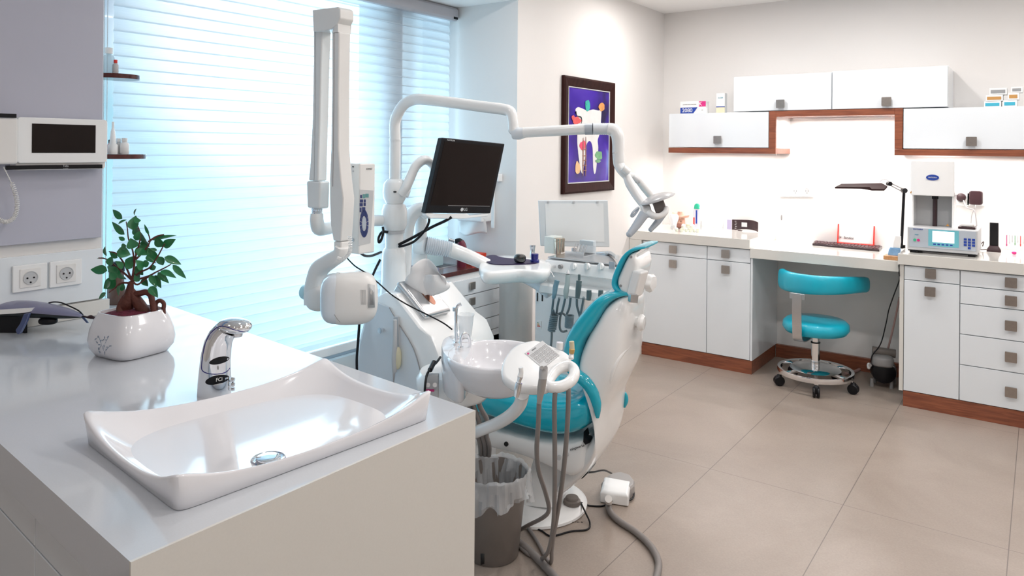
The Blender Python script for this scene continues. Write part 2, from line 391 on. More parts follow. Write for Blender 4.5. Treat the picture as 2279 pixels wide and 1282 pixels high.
# basin
def basin():
    b = B(); n = 40; Q = [bA, bB, bC, bD]
    def pt(a, c):          # a,c in -1..1 over the quad
        u = (a+1)/2; w_ = (c+1)/2
        return Q[0]*(1-u)*(1-w_)+Q[1]*u*(1-w_)+Q[2]*u*w_+Q[3]*(1-u)*w_
    def sq(s_, k, rad):
        # rounded square ring point
        sd, f_ = divmod(k, n); f_ = math.sin((f_/n-.5)*PI)      # denser towards the corners
        cs, sn = ((1, f_), (-f_, 1), (-1, -f_), (f_, -1))[sd]; e = rad
        q = (abs(cs)**e+abs(sn)**e)**(-1/e)
        return s_*q*cs, s_*q*sn
    def rimh(a, c):
        ca = (abs(a)**3.0)*(abs(c)**3.0)
        return .024+.036*min(1, ca)+.004*abs(a*c)
    rings = []
    for s_, mode, e in ((.965, 'b', 26), (.975, 'b', 26), (.985, 'o', 30), (1.0, 'r', 30), (.99, 'r2', 26), (.965, 'r3', 18), (.94, 'i', 9), (.90, 'i', 7), (.84, 'i', 6), (.76, 'i', 5), (.64, 'i', 4), (.5, 'i', 3.5), (.36, 'i', 3), (.2, 'i', 2), (.07, 'i', 2)):
        rg = []
        for k in range(4*n):
            a, c = sq(s_, k, e); p = pt(a, c); h = rimh(a/max(s_, .01), c/max(s_, .01))
            if mode == 'b': z = ZT+(.0005 if s_ < .97 else .0015)
            elif mode == 'o': z = ZT+h*.5
            elif mode == 'r': z = ZT+h
            elif mode == 'r2': z = ZT+h+.003
            elif mode == 'r3': z = ZT+h+.001
            else:
                f_ = (.965-s_)/.965; dip = 1-(1-min(1, f_/.66))**1.7
                z = ZT+h*(1-dip)-.052*dip-.012*f_
            rg.append(V((p.x, p.y, z)))
        rings.append(rg)
    b.rings(rings, cap=True); return b
t = thing('wash_basin', 'rectangular white ceramic basin with raised corners set on the foreground counter', 'basin', (cen.x, cen.y, ZT))
bo = basin().build('bowl', ceram, t, sharp=70)

# faucet
fb = onz(479, 878, ZT)
t = thing('sensor_faucet', 'chrome curved sensor tap standing behind the basin with black oval badges', 'faucet', (fb.x, fb.y, ZT))
def FQ(u, v): return P(u, v, (fb-CAM).dot(FW))     # plane facing the camera through the tap base
def zo(x, y): return 400+x/6.105, 690+y/6.105
L_ = [(240, 1230), (255, 1000), (268, 850), (288, 700), (308, 560), (350, 400), (420, 275), (510, 180)]
R_ = [(690, 1230), (688, 1000), (684, 850), (680, 700), (690, 560), (705, 450), (745, 365), (800, 345)]
SP = (R0*.93-FW*.37).normalized(); SQ = SP.cross(UP)
rings = []
for (lx, ly), (rx, ry) in zip(L_, R_):
    a, b_ = FQ(*zo(lx, ly)), FQ(*zo(rx, ry)); c_ = (a+b_)/2; hv = (b_-a)/2
    hd = FW*.034
    rings.append([c_+hv*math.cos(2*PI*k/24)+hd*math.sin(2*PI*k/24) for k in range(24)])
body = B().rings(rings).build('body', chrome, t)
# spout hood: flattened ellipsoid over the top
hc = FQ(*zo(720, 225)); ha = (FQ(*zo(985, 240))-FQ(*zo(470, 200))).normalized()
hu = (UP-ha*ha.dot(UP)).normalized(); hf = ha.cross(hu)
B().sell(FQ(*zo(745, 215)), (.040, .034, .0185), 1, .9, (ha, hf, hu)).build('spout_hood', chrome, t)
B().lathe([(.0, 0), (.011, 0), (.012, .004), (.012, .012)], FQ(*zo(790, 355))-FW*.004, n=20).build('aerator', steel, t)
tr = [(985, 250), (930, 285), (840, 290), (740, 268), (650, 235), (560, 222), (480, 255), (400, 340), (345, 460), (315, 600), (298, 740), (303, 815), (360, 855), (470, 872), (580, 860), (640, 835), (680, 790)]
bvh = None
def hit_pts(obs, pts, off=.0008):
    dg = bpy.context.evaluated_depsgraph_get(); dg.update(); out = []
    trees = []
    for o in obs:
        trees.append((BVHTree.FromObject(o, dg), ORG[o.name]))
    for u, v in pts:
        d = ray(u, v).normalized(); best = None
        for tr_, og in trees:
            h = tr_.ray_cast(CAM-og, d)
            if h[0] is not None and (best is None or h[3] < best[2]): best = (h[0]+og, h[1], h[3])
        if best:
            nn = best[1]; nn = nn if nn.dot(d) < 0 else -nn
            out.append((best[0]+nn*off, nn))
    return out
hs = hit_pts([body, [o for o in t.children if o.name.startswith('spout')][0]], [zo(*p) for p in tr], .0002)
if len(hs) > 3: B().tube([h[0] for h in hs], .0011, 6, 4).build('trim_line', navy, t)
dh_ = hit_pts([bo], [(597, 1022)], 0)
dp, dn_ = dh_[0] if dh_ else (onz(597, 1022, ZT-.03), V((0, 0, 1)))
d1_ = dn_.orthogonal().normalized(); d2_ = dn_.cross(d1_)
lab(B().lathe([(.0, .004), (.018, .006), (.022, .0045), (.023, .001), (.026, .001), (.030, .003), (.032, .001), (.032, -.004)], dp, ax=(d1_, d2_, dn_)).build('drain', chrome, [o for o in bpy.data.objects if o.name == 'wash_basin'][0]), 'round chrome drain')
def oval(ob_parent, obs, uv, rx, ry, mt, name, tilt, n=28):
    pts = [(uv[0]+rx*math.cos(2*PI*k/n)*math.cos(tilt)-ry*math.sin(2*PI*k/n)*math.sin(tilt), uv[1]+rx*math.cos(2*PI*k/n)*math.sin(tilt)+ry*math.sin(2*PI*k/n)*math.cos(tilt)) for k in range(n)]
    inner = [(uv[0]+(p[0]-uv[0])*.5, uv[1]+(p[1]-uv[1])*.5) for p in pts]
    h1 = hit_pts(obs, pts, .0006); h2 = hit_pts(obs, inner, .0016); h3 = hit_pts(obs, [uv], .0018)
    if len(h1) == n and len(h2) == n:
        b = B(); b.rings([[h[0] for h in h1], [h[0] for h in h2], [h3[0][0]+(h[0]-h3[0][0])*.02 for h in h2]], cap=True); return b.build(name, mt, ob_parent)
oval(t, [body], zo(537, 686), 22.8, 7.6, black, 'sensor_window', -.25)
oval(t, [body], zo(520, 783), 1.9, 5, grey, 'indicator', 0)
oval(t, [body], zo(510, 948), 27, 10, black, 'badge', -.22)
xd = (FQ(*zo(640, 925))-FQ(*zo(400, 975))).normalized()
hh = hit_pts([body], [zo(540, 935)], .0016)
if hh: text('FCi', .0115, hh[0][0]-FW*.005, xd, UP, white, t, shear=.25); text('SENSOR TECHNOLOGY', .0019, hit_pts([body], [zo(530, 997)], .0016)[0][0]-FW*.005, xd, UP, white, t)
B().cyl(FQ(*zo(700, 940)), FQ(*zo(740, 950)), .006, n=14).cyl(FQ(*zo(705, 1010)), FQ(*zo(742, 1015)), .0055, n=14).cyl(FQ(*zo(705, 1075)), FQ(*zo(742, 1075)), .0045, n=14).build('mixing_lever', chrome, t)

# splash upstand + outlets on the pier
zs = onx(235, 668, XPIER+.02).z
tag(B().box((XPIER, .60, ZT+.0005), (XPIER+.022, 1.258, ZT+.052)).build('splash_upstand', stone2, bevel=.002), 'low cream stone upstand behind the counter below the two wall sockets', 'upstand')
tag(B().box((XPIER, .2, ZT+.056), (XPIER+.012, onx(229, 600, XPIER+.012).y, 1.11)).build('wall_panel', wgloss, bevel=.002), 'pale glossy wall panel behind the two wall sockets', 'wall panel')
def socket_proto(face=V((1, 0, 0))):
    t = thing('wall_socket', '', 'socket', (0, 0, 0)); s_ = .046
    B().box((0, -.050, -.043), (.009, .050, .043)).build('cover_plate', wplast, t, bevel=.003)
    B().box((.009, -.030, -.030), (.0115, .030, .030)).build('insert', wplast2, t, bevel=.001)
    b = B(); ax = (Y_, Z_, X_)
    b.lathe([(.0215, .0118), (.0215, .0135), (.0195, .0135), (.0185, .0122), (0, .0122)], (0, 0, 0), ax=ax, cap=False).build('recess_ring', lgrey, t)
    for yy in (-.0095, .0095): B().cyl((.0122, yy, 0), (.0132, yy, 0), .0028, n=14).build('pin_hole', black, t)
    B().cyl((.0122, 0, -.0145), (.0130, 0, -.0145), .0028, n=12).build('earth_clip', black, t)
    return t
sk = socket_proto(); s1 = onx(67, 618, XPIER+.02); s2 = onx(147, 608, XPIER+.02)
sk.location = (XPIER+.0125, s1.y, s1.z); sk['label'] = 'white wall socket on the left of the foreground pair, nearest the left photo edge'
s = copy_tree(sk); s.location = (XPIER+.0125, s2.y, s2.z); s['label'] = 'white wall socket on the right of the foreground pair, nearer the bonsai'
for q in (sk, s): q['group'] = 'wall sockets above the wash counter'
# tall upper cabinet front
tag(B().box((XPIER+.0005, -.6, 1.150), (XPIER+.022, onx(229, 250, XPIER+.022).y, 2.535)).build('wall_cabinet', mat('mauve_grey_panel', (.50, .51, .60), .25, coat=.3, noise=(3, .01)), bevel=.002), 'flat pale grey panel on the left wall carrying the intercom', 'wall panel')
# intercom
XI = -2.575
def OI(u, v, x=XI): return onx(u, v, x)
p0, p1 = OI(38, 372), OI(240, 266)
t = thing('video_intercom', 'white wall intercom with a dark screen and black name strip', 'intercom', (XI, (p0.y+p1.y)/2, p0.z))
yL, yR, zB_, zT_ = OI(38, 300).y, OI(239, 300).y, OI(240, 376).z, OI(240, 267).z
rp = [(V((XI-.055, (yL+yR)/2+a, (zB_+zT_)/2+c_))) for a, c_ in rrect((yR-yL)/2, (zT_-zB_)/2, .01)]
B().prism(rp, (.045, 0, 0)).build('back_shell', wplast2, t, bevel=.004)
z5 = OI(200, 362).z
rp = [(V((XI-.010, (yL+yR)/2+a, (z5+zT_)/2+c_))) for a, c_ in rrect((yR-yL)/2, (zT_-z5)/2, .01)]
B().prism(rp, (.012, 0, 0)).build('front_frame', wplast, t, bevel=.003)
q0, q1 = OI(70, 340), OI(212, 279)
B().box((XI+.002, q0.y, q0.z), (XI+.0035, q1.y, q1.z)).build('screen', screen, t)
q0, q1 = OI(15, 378), OI(229, 366)
B().box((XI-.012, q0.y, q0.z), (XI-.003, q1.y, q1.z)).build('name_strip', black, t)
text('Taba', .009, V((XI-.0025, OI(147, 370).y, OI(147, 369.5).z)), Y_, Z_, lgrey, t); text('TVL-1080 MV', .0028, V((XI-.0025, OI(147, 370).y, OI(147, 374.5).z)), Y_, Z_, lgrey, t)
q0, q1 = OI(-60, 366), OI(33, 262)
hb = B(); hb.obox((XI+.012, (q0.y+q1.y)/2, (q0.z+q1.z)/2), (.018, (q1.y-q0.y)/2, (q1.z-q0.z)/2))
lab(hb.build('handset', wplast2, t, bevel=.008), 'white handset hooked on the left side')
lab(B().box((XI+.03, OI(-60, 250).y, OI(0, 262).z), (XI+.034, OI(27, 255).y, OI(0, 253).z)).build('handset_grip', black, t, bevel=.001), 'black strip above the handset')
# coiled cord
cp = [OI(8, 372, XI), OI(22, 400, XI), OI(34, 430, XI-.01), OI(38, 460, XI-.02), OI(30, 485, XI-.02), OI(12, 494, XI-.02), OI(-8, 485, XI-.02)]
cc = crom(cp, 40); hx = []
for i, p in enumerate(cc):
    a = i*1.15; tt = (cc[min(i+1, len(cc)-1)]-cc[max(i-1, 0)]).normalized(); n1 = tt.cross(X_).normalized()
    rr_ = .006 if i > 50 else .0005
    hx.append(p+(n1*math.cos(a)+X_*math.sin(a))*rr_)
B().tube(hx, .0016, 5, 1).build('coiled_cord', wplast2, t)

# corner shelves past the pier edge
def shelf(c, r, label):
    t = tag(B().lathe([(r, 0), (r, .016)], c, n=36).build('round_corner_shelf', woodd, bevel=.001), label, 'shelf', 'round wooden shelves beside the blind'); return t
sA = P(247, 172, 2.68); sB = P(262, 348, 2.66)
c1 = V((-2.715, 1.315, onx(250, 170, -2.7).z-.008)); c2 = V((-2.68, 1.305, onx(262, 347, -2.66).z-.010))
shelf(c1, .074, 'upper dark red rounded shelf with the square glass bottle'); shelf(c2, .09, 'lower dark red rounded shelf with small white bottles')
zt1, zt2 = c1.z+.0165, c2.z+.0165
def bottle(u, vb, vt, r, cap_h, mt, capm, name, label, shelf_z, x, prof=None, ngon=20, cat='bottle', group=None, capr=.62):
    p = onx(u, vb, x); q = onx(u, vt, x); h = q.z-p.z; c_ = V((p.x, p.y, shelf_z))
    t = thing(name, label, cat, c_, group)
    B().lathe(prof(h, r) if prof else [(r*.9, 0), (r, .004), (r, h*.62), (r*.8, h*.70), (r*.5, h*.74), (r*.5, h*.78)], c_, n=ngon).build('bottle_body', mt, t, sharp=50)
    B().lathe([(r*capr, h*.76), (r*capr*1.03, h*.77), (r*capr*1.03, h*.99), (r*capr*.8, h)], c_, n=20).build('bottle_cap', capm, t); return t
bottle(242, 165, 107, .020, .02, mat('blue_tinted_glass', (.55, .70, .78), .1, alpha=.45, noise=(9, .1)), wplast, 'glass_bottle', 'clear square glass bottle with white cap on the upper round shelf', zt1, -2.70, ngon=4)
bottle(257, 166, 135, .010, .01, lgrey, red, 'small_bottle', 'tiny bottle beside the square glass bottle on the upper shelf', zt1, -2.68)
bottle(251, 340, 268, .0165, .02, wplast, wplast, 'nozzle_bottle', 'tall pointed white nozzle bottle on the lower round shelf', zt2, -2.665, prof=lambda h, r: [(r, 0), (r, h*.28), (r*.7, h*.32), (r*.45, h*.7), (r*.25, h*.80)], capr=.24)
bottle(264, 340, 305, .012, .01, lgrey, wplast, 'small_bottle', 'small bluish bottle between the nozzle bottle and the white bottle on the lower shelf', zt2, -2.675)
bottle(277, 341, 305, .0155, .01, wplast, wplast, 'small_bottle', 'small white bottle at the outer end of the lower round shelf', zt2, -2.655)
bottle(245, 340, 308, .009, .01, red, black, 'small_bottle', 'small red and black bottle behind the nozzle bottle on the lower shelf', zt2, -2.69)

# ------------------------------------------------------------------ laboratory furniture on the back wall
def handle_sq(x, y, z, parent, s_=.027):
    b = B(); b.prism([V((x+a, y-.022, z+c_)) for a, c_ in rrect(s_, s_, .003, 2)], (0, .010, 0)); b.obox((x, y-.008, z), (.008, .008, .008))
    return b.build('handle', nickel, parent)
def front(name, x0, x1, z0, z1, y, parent, hu=None, mt=wgloss, g=.0022):
    d = B().box((x0+g, y-.018, z0+g), (x1-g, y, z1-g)).build(name, mt, parent, bevel=.0012, seg=2)
    if hu: handle_sq(hu[0], y-.018, hu[1], d)
    return d
YF = 4.84
def hx(u, v, y=YF-.03): p = ony(u, v, y); return (p.x, p.z)
# left base cabinet
xl0, xl1 = -2.318, -1.545
t = thing('base_cabinet', 'white base cabinet at the left with two drawers over two doors and walnut plinth', 'cabinet', ((xl0+xl1)/2, 5.0, 0), 'base cabinets of the back wall')
B().box((xl0, YF, .09), (xl1, 5.378, .818)).build('carcass', wgloss, t)
B().box((xl1+.001, YF-.018, .09), (xl1+.014, 5.378, .762)).build('side_panel', wgloss, t)
xm = ony(1573, 650, YF-.018).x; zd = ony(1573, 577, YF-.018).z
front('drawer', xl0, xm, zd, .818, YF, t, hx(1498, 555)); front('drawer', xm, xl1, zd, .818, YF, t, hx(1615, 565))
front('door', xl0, xm, .09, zd, YF, t, hx(1498, 587)); front('door', xm, xl1, .09, zd, YF, t, hx(1615, 600))
B().box((xl0-.07, YF-.016, 0), (xl1+.012, YF-.001, .088)).box((xl1, YF, 0), (xl1+.012, 5.349, .088)).build('plinth', woodm, t, bevel=.001)
# right base cabinet
YR2 = 4.79
xr0 = ony(2011, 700, YR2-.018).x; xr1 = ony(2136, 700, YR2-.018).x; xr2 = xr1+.54
t = thing('base_cabinet', 'white base cabinet at the right with a door and a stack of five drawers', 'cabinet', ((xr0+xr2)/2, 5.0, 0), 'base cabinets of the back wall')
B().box((xr0, YR2, .09), (xr2, 5.378, .815)).build('carcass', wgloss, t)
lab(B().box((xr0-.022, YR2-.018, .088), (xr0-.001, 5.378, .815)).build('side_panel', stone2, t), 'cream side panel at the knee space')
zc = lambda v: ony(2136, v, YR2-.018).z
h2 = lambda u, v: hx(u, v, YR2-.03)
front('drawer', xr0, xr1, zc(634), .813, YR2, t, h2(2071, 609)); front('door', xr0, xr1, .09, zc(634), YR2, t, h2(2070, 649))
zz = [.813, zc(636), zc(675.6), zc(743), zc(811), .09]
for k, hv in enumerate((629, 669.5, 725, 795, 873)): front('drawer', xr1, xr2, zz[k+1], zz[k], YR2, t, h2(2250, hv))
B().box((xr0, YR2-.016, 0), (xr2, YR2-.001, .088)).build('plinth', woodm, t, bevel=.001)
# worktops
t = thing('lab_worktop', 'cream stone worktop on the left base cabinet running down its left side', 'worktop', ((xl0+xl1)/2, 5.1, 0))
B().box((-2.418, YF-.035, .822), (-1.547, 5.379, .885)).build('worktop_slab', stone2, t, bevel=.002)
B().box((-2.418, YF-.035, 0), (xl0-.004, 5.379, .8215)).build('side_leg', stone2, t, bevel=.002)
tag(B().box((-1.546, YF-.03, .765), (-.674, 5.379, .829)).build('desk_worktop', stone2, bevel=.002), 'lower cream stone desktop bridging the knee space above the teal stool', 'worktop')
tag(B().box((-.673, YR2-.035, .818), (xr2+.01, 5.379, .880)).build('lab_worktop', stone2, bevel=.002), 'cream stone worktop on the right base cabinet under the furnace', 'worktop')

# wall cupboards
YU = 5.05
def upper(label, x0, x1, z0, z1, hu=None, hv=None, u=None):
    t = thing('wall_cupboard', label, 'cupboard', ((x0+x1)/2, 5.2, z0), 'wall cupboards')
    B().box((x0+.001, YU, z0+.001), (x1-.001, 5.378, z1-.001)).build('carcass', wgloss, t)
    p = ony(hu, hv, YU-.03) if hu else None
    front('flap_door', x0, x1, z0, z1, YU, t, (p.x, p.z) if hu else None); return t
ZM, ZL, ZU = 1.737, 1.487, 1.985
upper('lower left wall cupboard carrying the small medicine boxes', -2.22, -1.497, ZL, ZM-.003, 1597, 311)
upper('raised wall cupboard, left one of the upper pair', -1.742, -1.101, ZM, ZU-.005, 1737, 231)
upper('raised wall cupboard, right one of the upper pair, with lamp reflections', -1.099, -.455, ZM, ZU, 1973, 226)
upper('lower right wall cupboard above the furnace and phone', -.690, .13, ZL, ZM-.003, 2162, 315)
t = thing('cupboard_trim', 'walnut trim board stepping under and around the wall cupboards', 'trim', (-1.1, 5.1, 1.45))
yt0, yt1 = YU-.02, YU+.10
ZW = 1.448
B().box((-2.22, yt0, ZW), (-1.4505, 5.378, ZL-.002)).build('lower_board', woodm, t, bevel=.001)
B().box((-1.495, yt0, ZL-.0015), (-1.4505, yt0+.02, ZM-.0015)).build('upright_board', woodm, t)
B().box((-1.450, yt0, 1.697), (-.737, 5.378, ZM-.0015)).build('upper_board', woodm, t)
B().box((-.736, yt0, ZL-.0015), (-.692, yt0+.02, ZM-.0015)).build('upright_board', woodm, t)
B().box((-.736, yt0, ZW), (.13, 5.378, ZL-.002)).build('lower_board', woodm, t, bevel=.001)
# white inner cheeks beside the raised middle
B().box((-1.494, yt0+.0205, ZL-.0015), (-1.451, 5.378, 1.7365)).build('side_cheek', wplast, t)
B().box((-.7355, yt0+.0205, ZL-.0015), (-.692, 5.378, 1.696)).build('side_cheek', wplast, t)
# boxes on the cupboards
def cbox(name, label, cat, u0, u1, vb, vt, y, depth, mt, zbase, group=None, parent=None):
    a = ony(u0, vb, y); c_ = ony(u1, vb, y); h = ony(u0, vt, y).z-a.z
    t = thing(name, label, cat, ((a.x+c_.x)/2, y+depth/2, zbase), group)
    B().box((a.x, y, zbase), (c_.x, y+depth, zbase+h)).build('carton', mt, t, bevel=.001, seg=1)
    return t, a.x, c_.x, h
zb = ZM-.0025
t, xa, xb, h = cbox('cement_box', 'white medicine box lettered 2080 with blue band and crimson K end', 'box', 1514, 1571, 252, 225, 5.10, .06, white, zb)
B().plate([(xa+.001, 5.0985, zb+.002), (xa+(xb-xa)*.52, 5.0985, zb+.002), (xa+(xb-xa)*.68, 5.0985, zb+h*.5), (xa+.001, 5.0985, zb+h*.5)]).build('blue_band', inkb, t)
B().plate([(xa+(xb-xa)*.73, 5.0985, zb+h*.55), (xb-.001, 5.0985, zb+h*.55), (xb-.001, 5.0985, zb+h*.98), (xa+(xb-xa)*.73, 5.0985, zb+h*.98)]).build('crimson_panel', pink, t)
text('2080', .040, (xa+(xb-xa)*.28, 5.0975, zb+h*.25), X_, Z_, white, t); text('K', .038, (xa+(xb-xa)*.79, 5.0975, zb+h*.76), X_, Z_, white, t)
text('COMPOSITE MASTER', .011, (xa+(xb-xa)*.37, 5.0975, zb+h*.74), X_, Z_, inkg, t)
t, xa, xb, h = cbox('small_box', 'small plain white box in front of the 2080 medicine box', 'box', 1553, 1573, 251, 239, 5.072, .022, white, zb)
text('XR', .012, ((xa+xb)/2, 5.0712, zb+h*.55), X_, Z_, inkg, t)
t, xa, xb, h = cbox('tall_box', 'tall narrow white box with blue stripe and tan foot standing on cupboard', 'box', 1594, 1613, 249, 205, 5.10, .045, white, zb)
B().box((xa-.0005, 5.0990, zb), (xb+.0005, 5.10, zb+h*.28)).build('tan_foot', yellow, t); B().box((xa-.0006, 5.0984, zb+h*.29), (xb+.0006, 5.0989, zb+h*.33)).build('blue_stripe', inkb, t)
text('G-CEM', .012, ((xa+xb)/2, 5.0985, zb+h*.76), X_, Z_, inkc, t)
for i, (u0, u1, vb, vt, mt_, nm, dy) in enumerate(((2190, 2228, 241, 228, inkc, 'lowest carton of the left stack, white with blue label', 0), (2194, 2232, 227.5, 214, brass, 'tan labelled carton in the middle of the left stack', .004), (2202, 2241, 213.5, 199, inkg, 'top carton of the left stack, white with grey label', .008), (2232, 2263, 241, 226, inkc, 'blue carton at the bottom of the right stack', .0), (2243, 2268, 225.5, 210, brass, 'orange carton at the middle of the right stack', .006), (2250, 2276, 209.5, 197, inkg, 'grey and white carton on top of the right stack', .008))):
    zq = zb
    a = ony(u0, vb, 5.12); base = ony(u0, 241, 5.12)
    zq = zb+(a.z-base.z)+ (0 if i in (0, 3) else .0005)
    t, xa, xb, h = cbox('material_carton', nm, 'box', u0, u1, vb, vt, 5.12, .10, white, zq, 'cartons stacked on the right wall cupboard')
    B().box((xa+.006, 5.1185+0, zq+h*.2), (xb-.008, 5.1198, zq+h*.72)).build('label_band', mt_, t)

# poster
t = thing('framed_poster', 'tall framed purple poster of a giant tooth with small bright creatures', 'picture', (XW, 4.2, 1.185))
ya, yb_, za, zb_ = 3.865, 4.532, 1.187, 1.926
def pw(a, c_, off=.0): return V((XW+off, ya+(yb_-ya)*a, zb_+(za-zb_)*c_))
fw = .062
fr = B()
fr.rings([[V((XW+o, y, z)) for y, z in ((ya+k, za+k), (yb_-k, za+k), (yb_-k, zb_-k), (ya+k, zb_-k))] for o, k in ((.002, 0), (.022, 0), (.028, .012), (.022, .035), (.014, fw), (.002, fw))], cap=False, loop=False)
fr.build('frame', frm, t, sharp=20)
fi = B(); fi.rings([[V((XW+o, y, z)) for y, z in ((ya+k, za+k), (yb_-k, za+k), (yb_-k, zb_-k), (ya+k, zb_-k))] for o, k in ((.012, fw), (.016, fw+.001), (.016, fw+.006), (.011, fw+.008))], cap=False)
fi.build('inner_slip', lgrey, t)
pm = bpy.data.materials.new('purple_painting'); pm.use_nodes = True; nt = pm.node_tree; N = nt.nodes.new; L = nt.links.new; b_ = nt.nodes['Principled BSDF']
tc = N('ShaderNodeTexCoord'); nz = N('ShaderNodeTexNoise'); nz.inputs['Scale'].default_value = 3.2; nz.inputs['Detail'].default_value = 2; nz.inputs['Distortion'].default_value = .5; L(tc.outputs['Object'], nz.inputs[0]); r = N('ShaderNodeValToRGB'); L(nz.outputs[0], r.inputs[0]); L(r.outputs[0], b_.inputs['Base Color']); b_.inputs['Specular IOR Level'].default_value = .2
r.color_ramp.elements[0].position = .32; r.color_ramp.elements[0].color = (.010, .004, .05, 1); r.color_ramp.elements[1].position = .72; r.color_ramp.elements[1].color = (.20, .32, .72, 1)
e = r.color_ramp.elements.new(.5); e.color = (.045, .008, .33, 1); e = r.color_ramp.elements.new(.6); e.color = (.08, .03, .42, 1)
b_.inputs['Roughness'].default_value = .35
k = (fw+.007)
B().box((XW+.008, ya+k, za+k), (XW+.0115, yb_-k, zb_-k)).build('painting', pm, t)
IW = lambda x, y: pw((x-250)/(615-250)*.80+.10, 0)   # unused helper kept simple
def art(pts, off, mt_, name):
    # pixel coordinates of the close-up view (4x, origin 1200,140)
    q = [onx(1200+x/4.005, 140+y/4.005, XW+off) for x, y in pts]
    q = crom(q, 4, True)
    return B().prism(q, (.0012, 0, 0)).build(name, mt_, t)
tooth = [(322, 420), (345, 395), (380, 405), (430, 425), (480, 415), (530, 425), (552, 415), (552, 470), (545, 560), (535, 640), (520, 690), (525, 760), (515, 860), (505, 960), (492, 990), (482, 950), (478, 860), (475, 760), (460, 705), (438, 700), (418, 740), (412, 820), (398, 920), (385, 985), (370, 960), (355, 870), (345, 780), (338, 680), (345, 560), (340, 480)]
art(tooth, .012, mat('ivory_paint', (.78, .78, .77), .5, noise=(14, .12)), 'tooth_shape')
def blob(cx_, cy_, rx, ry, mt_, name, off=.0135, j=.22):
    art([(cx_+rx*math.cos(a)*(1+random.uniform(-j, j)), cy_+ry*math.sin(a)*(1+random.uniform(-j, j))) for a in [2*PI*k/10 for k in range(10)]], off, mt_, name)
G1 = mat('teal_paint', (.03, .42, .36), .5, noise=(30, .4)); O1 = mat('orange_paint', (.70, .30, .08), .5, noise=(30, .4)); R1 = mat('coral_paint', (.78, .10, .10), .5, noise=(30, .4)); Y1 = mat('apricot_paint', (.80, .50, .25), .5, noise=(30, .3)); G2 = mat('green_paint', (.16, .40, .20), .5, noise=(30, .4)); K1 = mat('pink_paint', (.78, .07, .16), .5, noise=(30, .3)); B1 = mat('brown_paint', (.30, .13, .10), .5, noise=(30, .3))
blob(430, 385, 24, 48, G1, 'creature'); blob(428, 352, 17, 20, G1, 'creature_head', .0148)
blob(557, 392, 24, 36, O1, 'creature'); blob(332, 512, 38, 32, R1, 'creature'); blob(302, 490, 13, 22, R1, 'creature_arm', .0148)
blob(388, 738, 25, 44, K1, 'creature'); blob(342, 940, 26, 60, Y1, 'creature'); blob(530, 822, 30, 42, G2, 'creature'); blob(525, 875, 22, 14, G2, 'creature_feet', .0148)
for x in (392, 416): art([(x-3, 700+(x > 400)*-15), (x+3, 700), (x+2, 960), (x-4, 990)], .0148, B1, 'ladder_rail')
for y in (770, 825, 865, 910, 955): art([(388, y), (420, y), (420, y+6), (388, y+6)], .0152, B1, 'ladder_rung')
art([(330, 430), (322, 445), (340, 470), (375, 480), (382, 520), (372, 545), (378, 520), (370, 488), (340, 476), (326, 450)], .0152, inkk, 'painted_rope')

# wall sockets above the desk
for u in (1771, 1797):
    p = ony(u, 425, YB-.001); s = copy_tree(sk); s.rotation_euler.z = -PI/2; s.location = (p.x, YB-.0012, p.z); s.scale = (1, .82, .95)
    s['label'] = ('left' if u == 1771 else 'right')+' one of the two white sockets on the back wall above the desk'; s['group'] = 'back wall sockets'
p = ony(1746, 425, YB-.001)
tag(B().box((p.x-.035, YB-.010, p.z-.041), (p.x+.038, YB-.001, p.z+.041)).build('blank_socket_plate', wplast, bevel=.002), 'blank white plate left of the two back wall sockets', 'wall plate')
for u in (2138, 2172):
    p = ony(u, 443, YB-.001); s = copy_tree(sk); s.rotation_euler.z = -PI/2; s.location = (p.x, YB-.0012, p.z); s.scale = (1, .95, .95)
    s['label'] = 'white wall socket behind the '+('round' if u == 2138 else 'square')+' black plug beside the furnace'; s['group'] = 'back wall sockets'
Q1 = ony(2139, 439, YB-.03); Q2 = ony(2172, 440, YB-.03)
t = thing('round_plug', 'round black mains plug with a curved cable running down beside the furnace', 'plug', (Q1.x, Q1.y, Q1.z))
B().lathe([(.026, 0), (.028, .006), (.026, .024), (.012, .032), (0, .032)], Q1+V((0, .012, 0)), ax=(X_, Z_, -Y_), n=24).build('plug_body', brownb, t)
B().tube([Q1+V((.012, -.01, -.015)), ony(2152, 462, 5.30), ony(2168, 468, 5.28), ony(2172, 485, 5.27), ony(2174, 505, 5.26)], .0035, 8).build('cable', grey, t)
t = thing('square_plug', 'angular black power adapter in the rightmost wall socket', 'plug', (Q2.x, Q2.y, Q2.z))
B().rings([[Q2+V((a*x, yy, c_+dz)) for a, c_ in rrect(.036, .042, .012)] for x, yy, dz in ((1, .012, 0), (1, -.02, 0), (.8, -.028, 0))]).build('plug_body', brownb, t)
B().tube([Q2+V((0, -.02, -.04)), ony(2170, 462, 5.31), ony(2163, 478, 5.31), ony(2161, 497, 5.30)], .0022, 8).build('cable', grey, t)

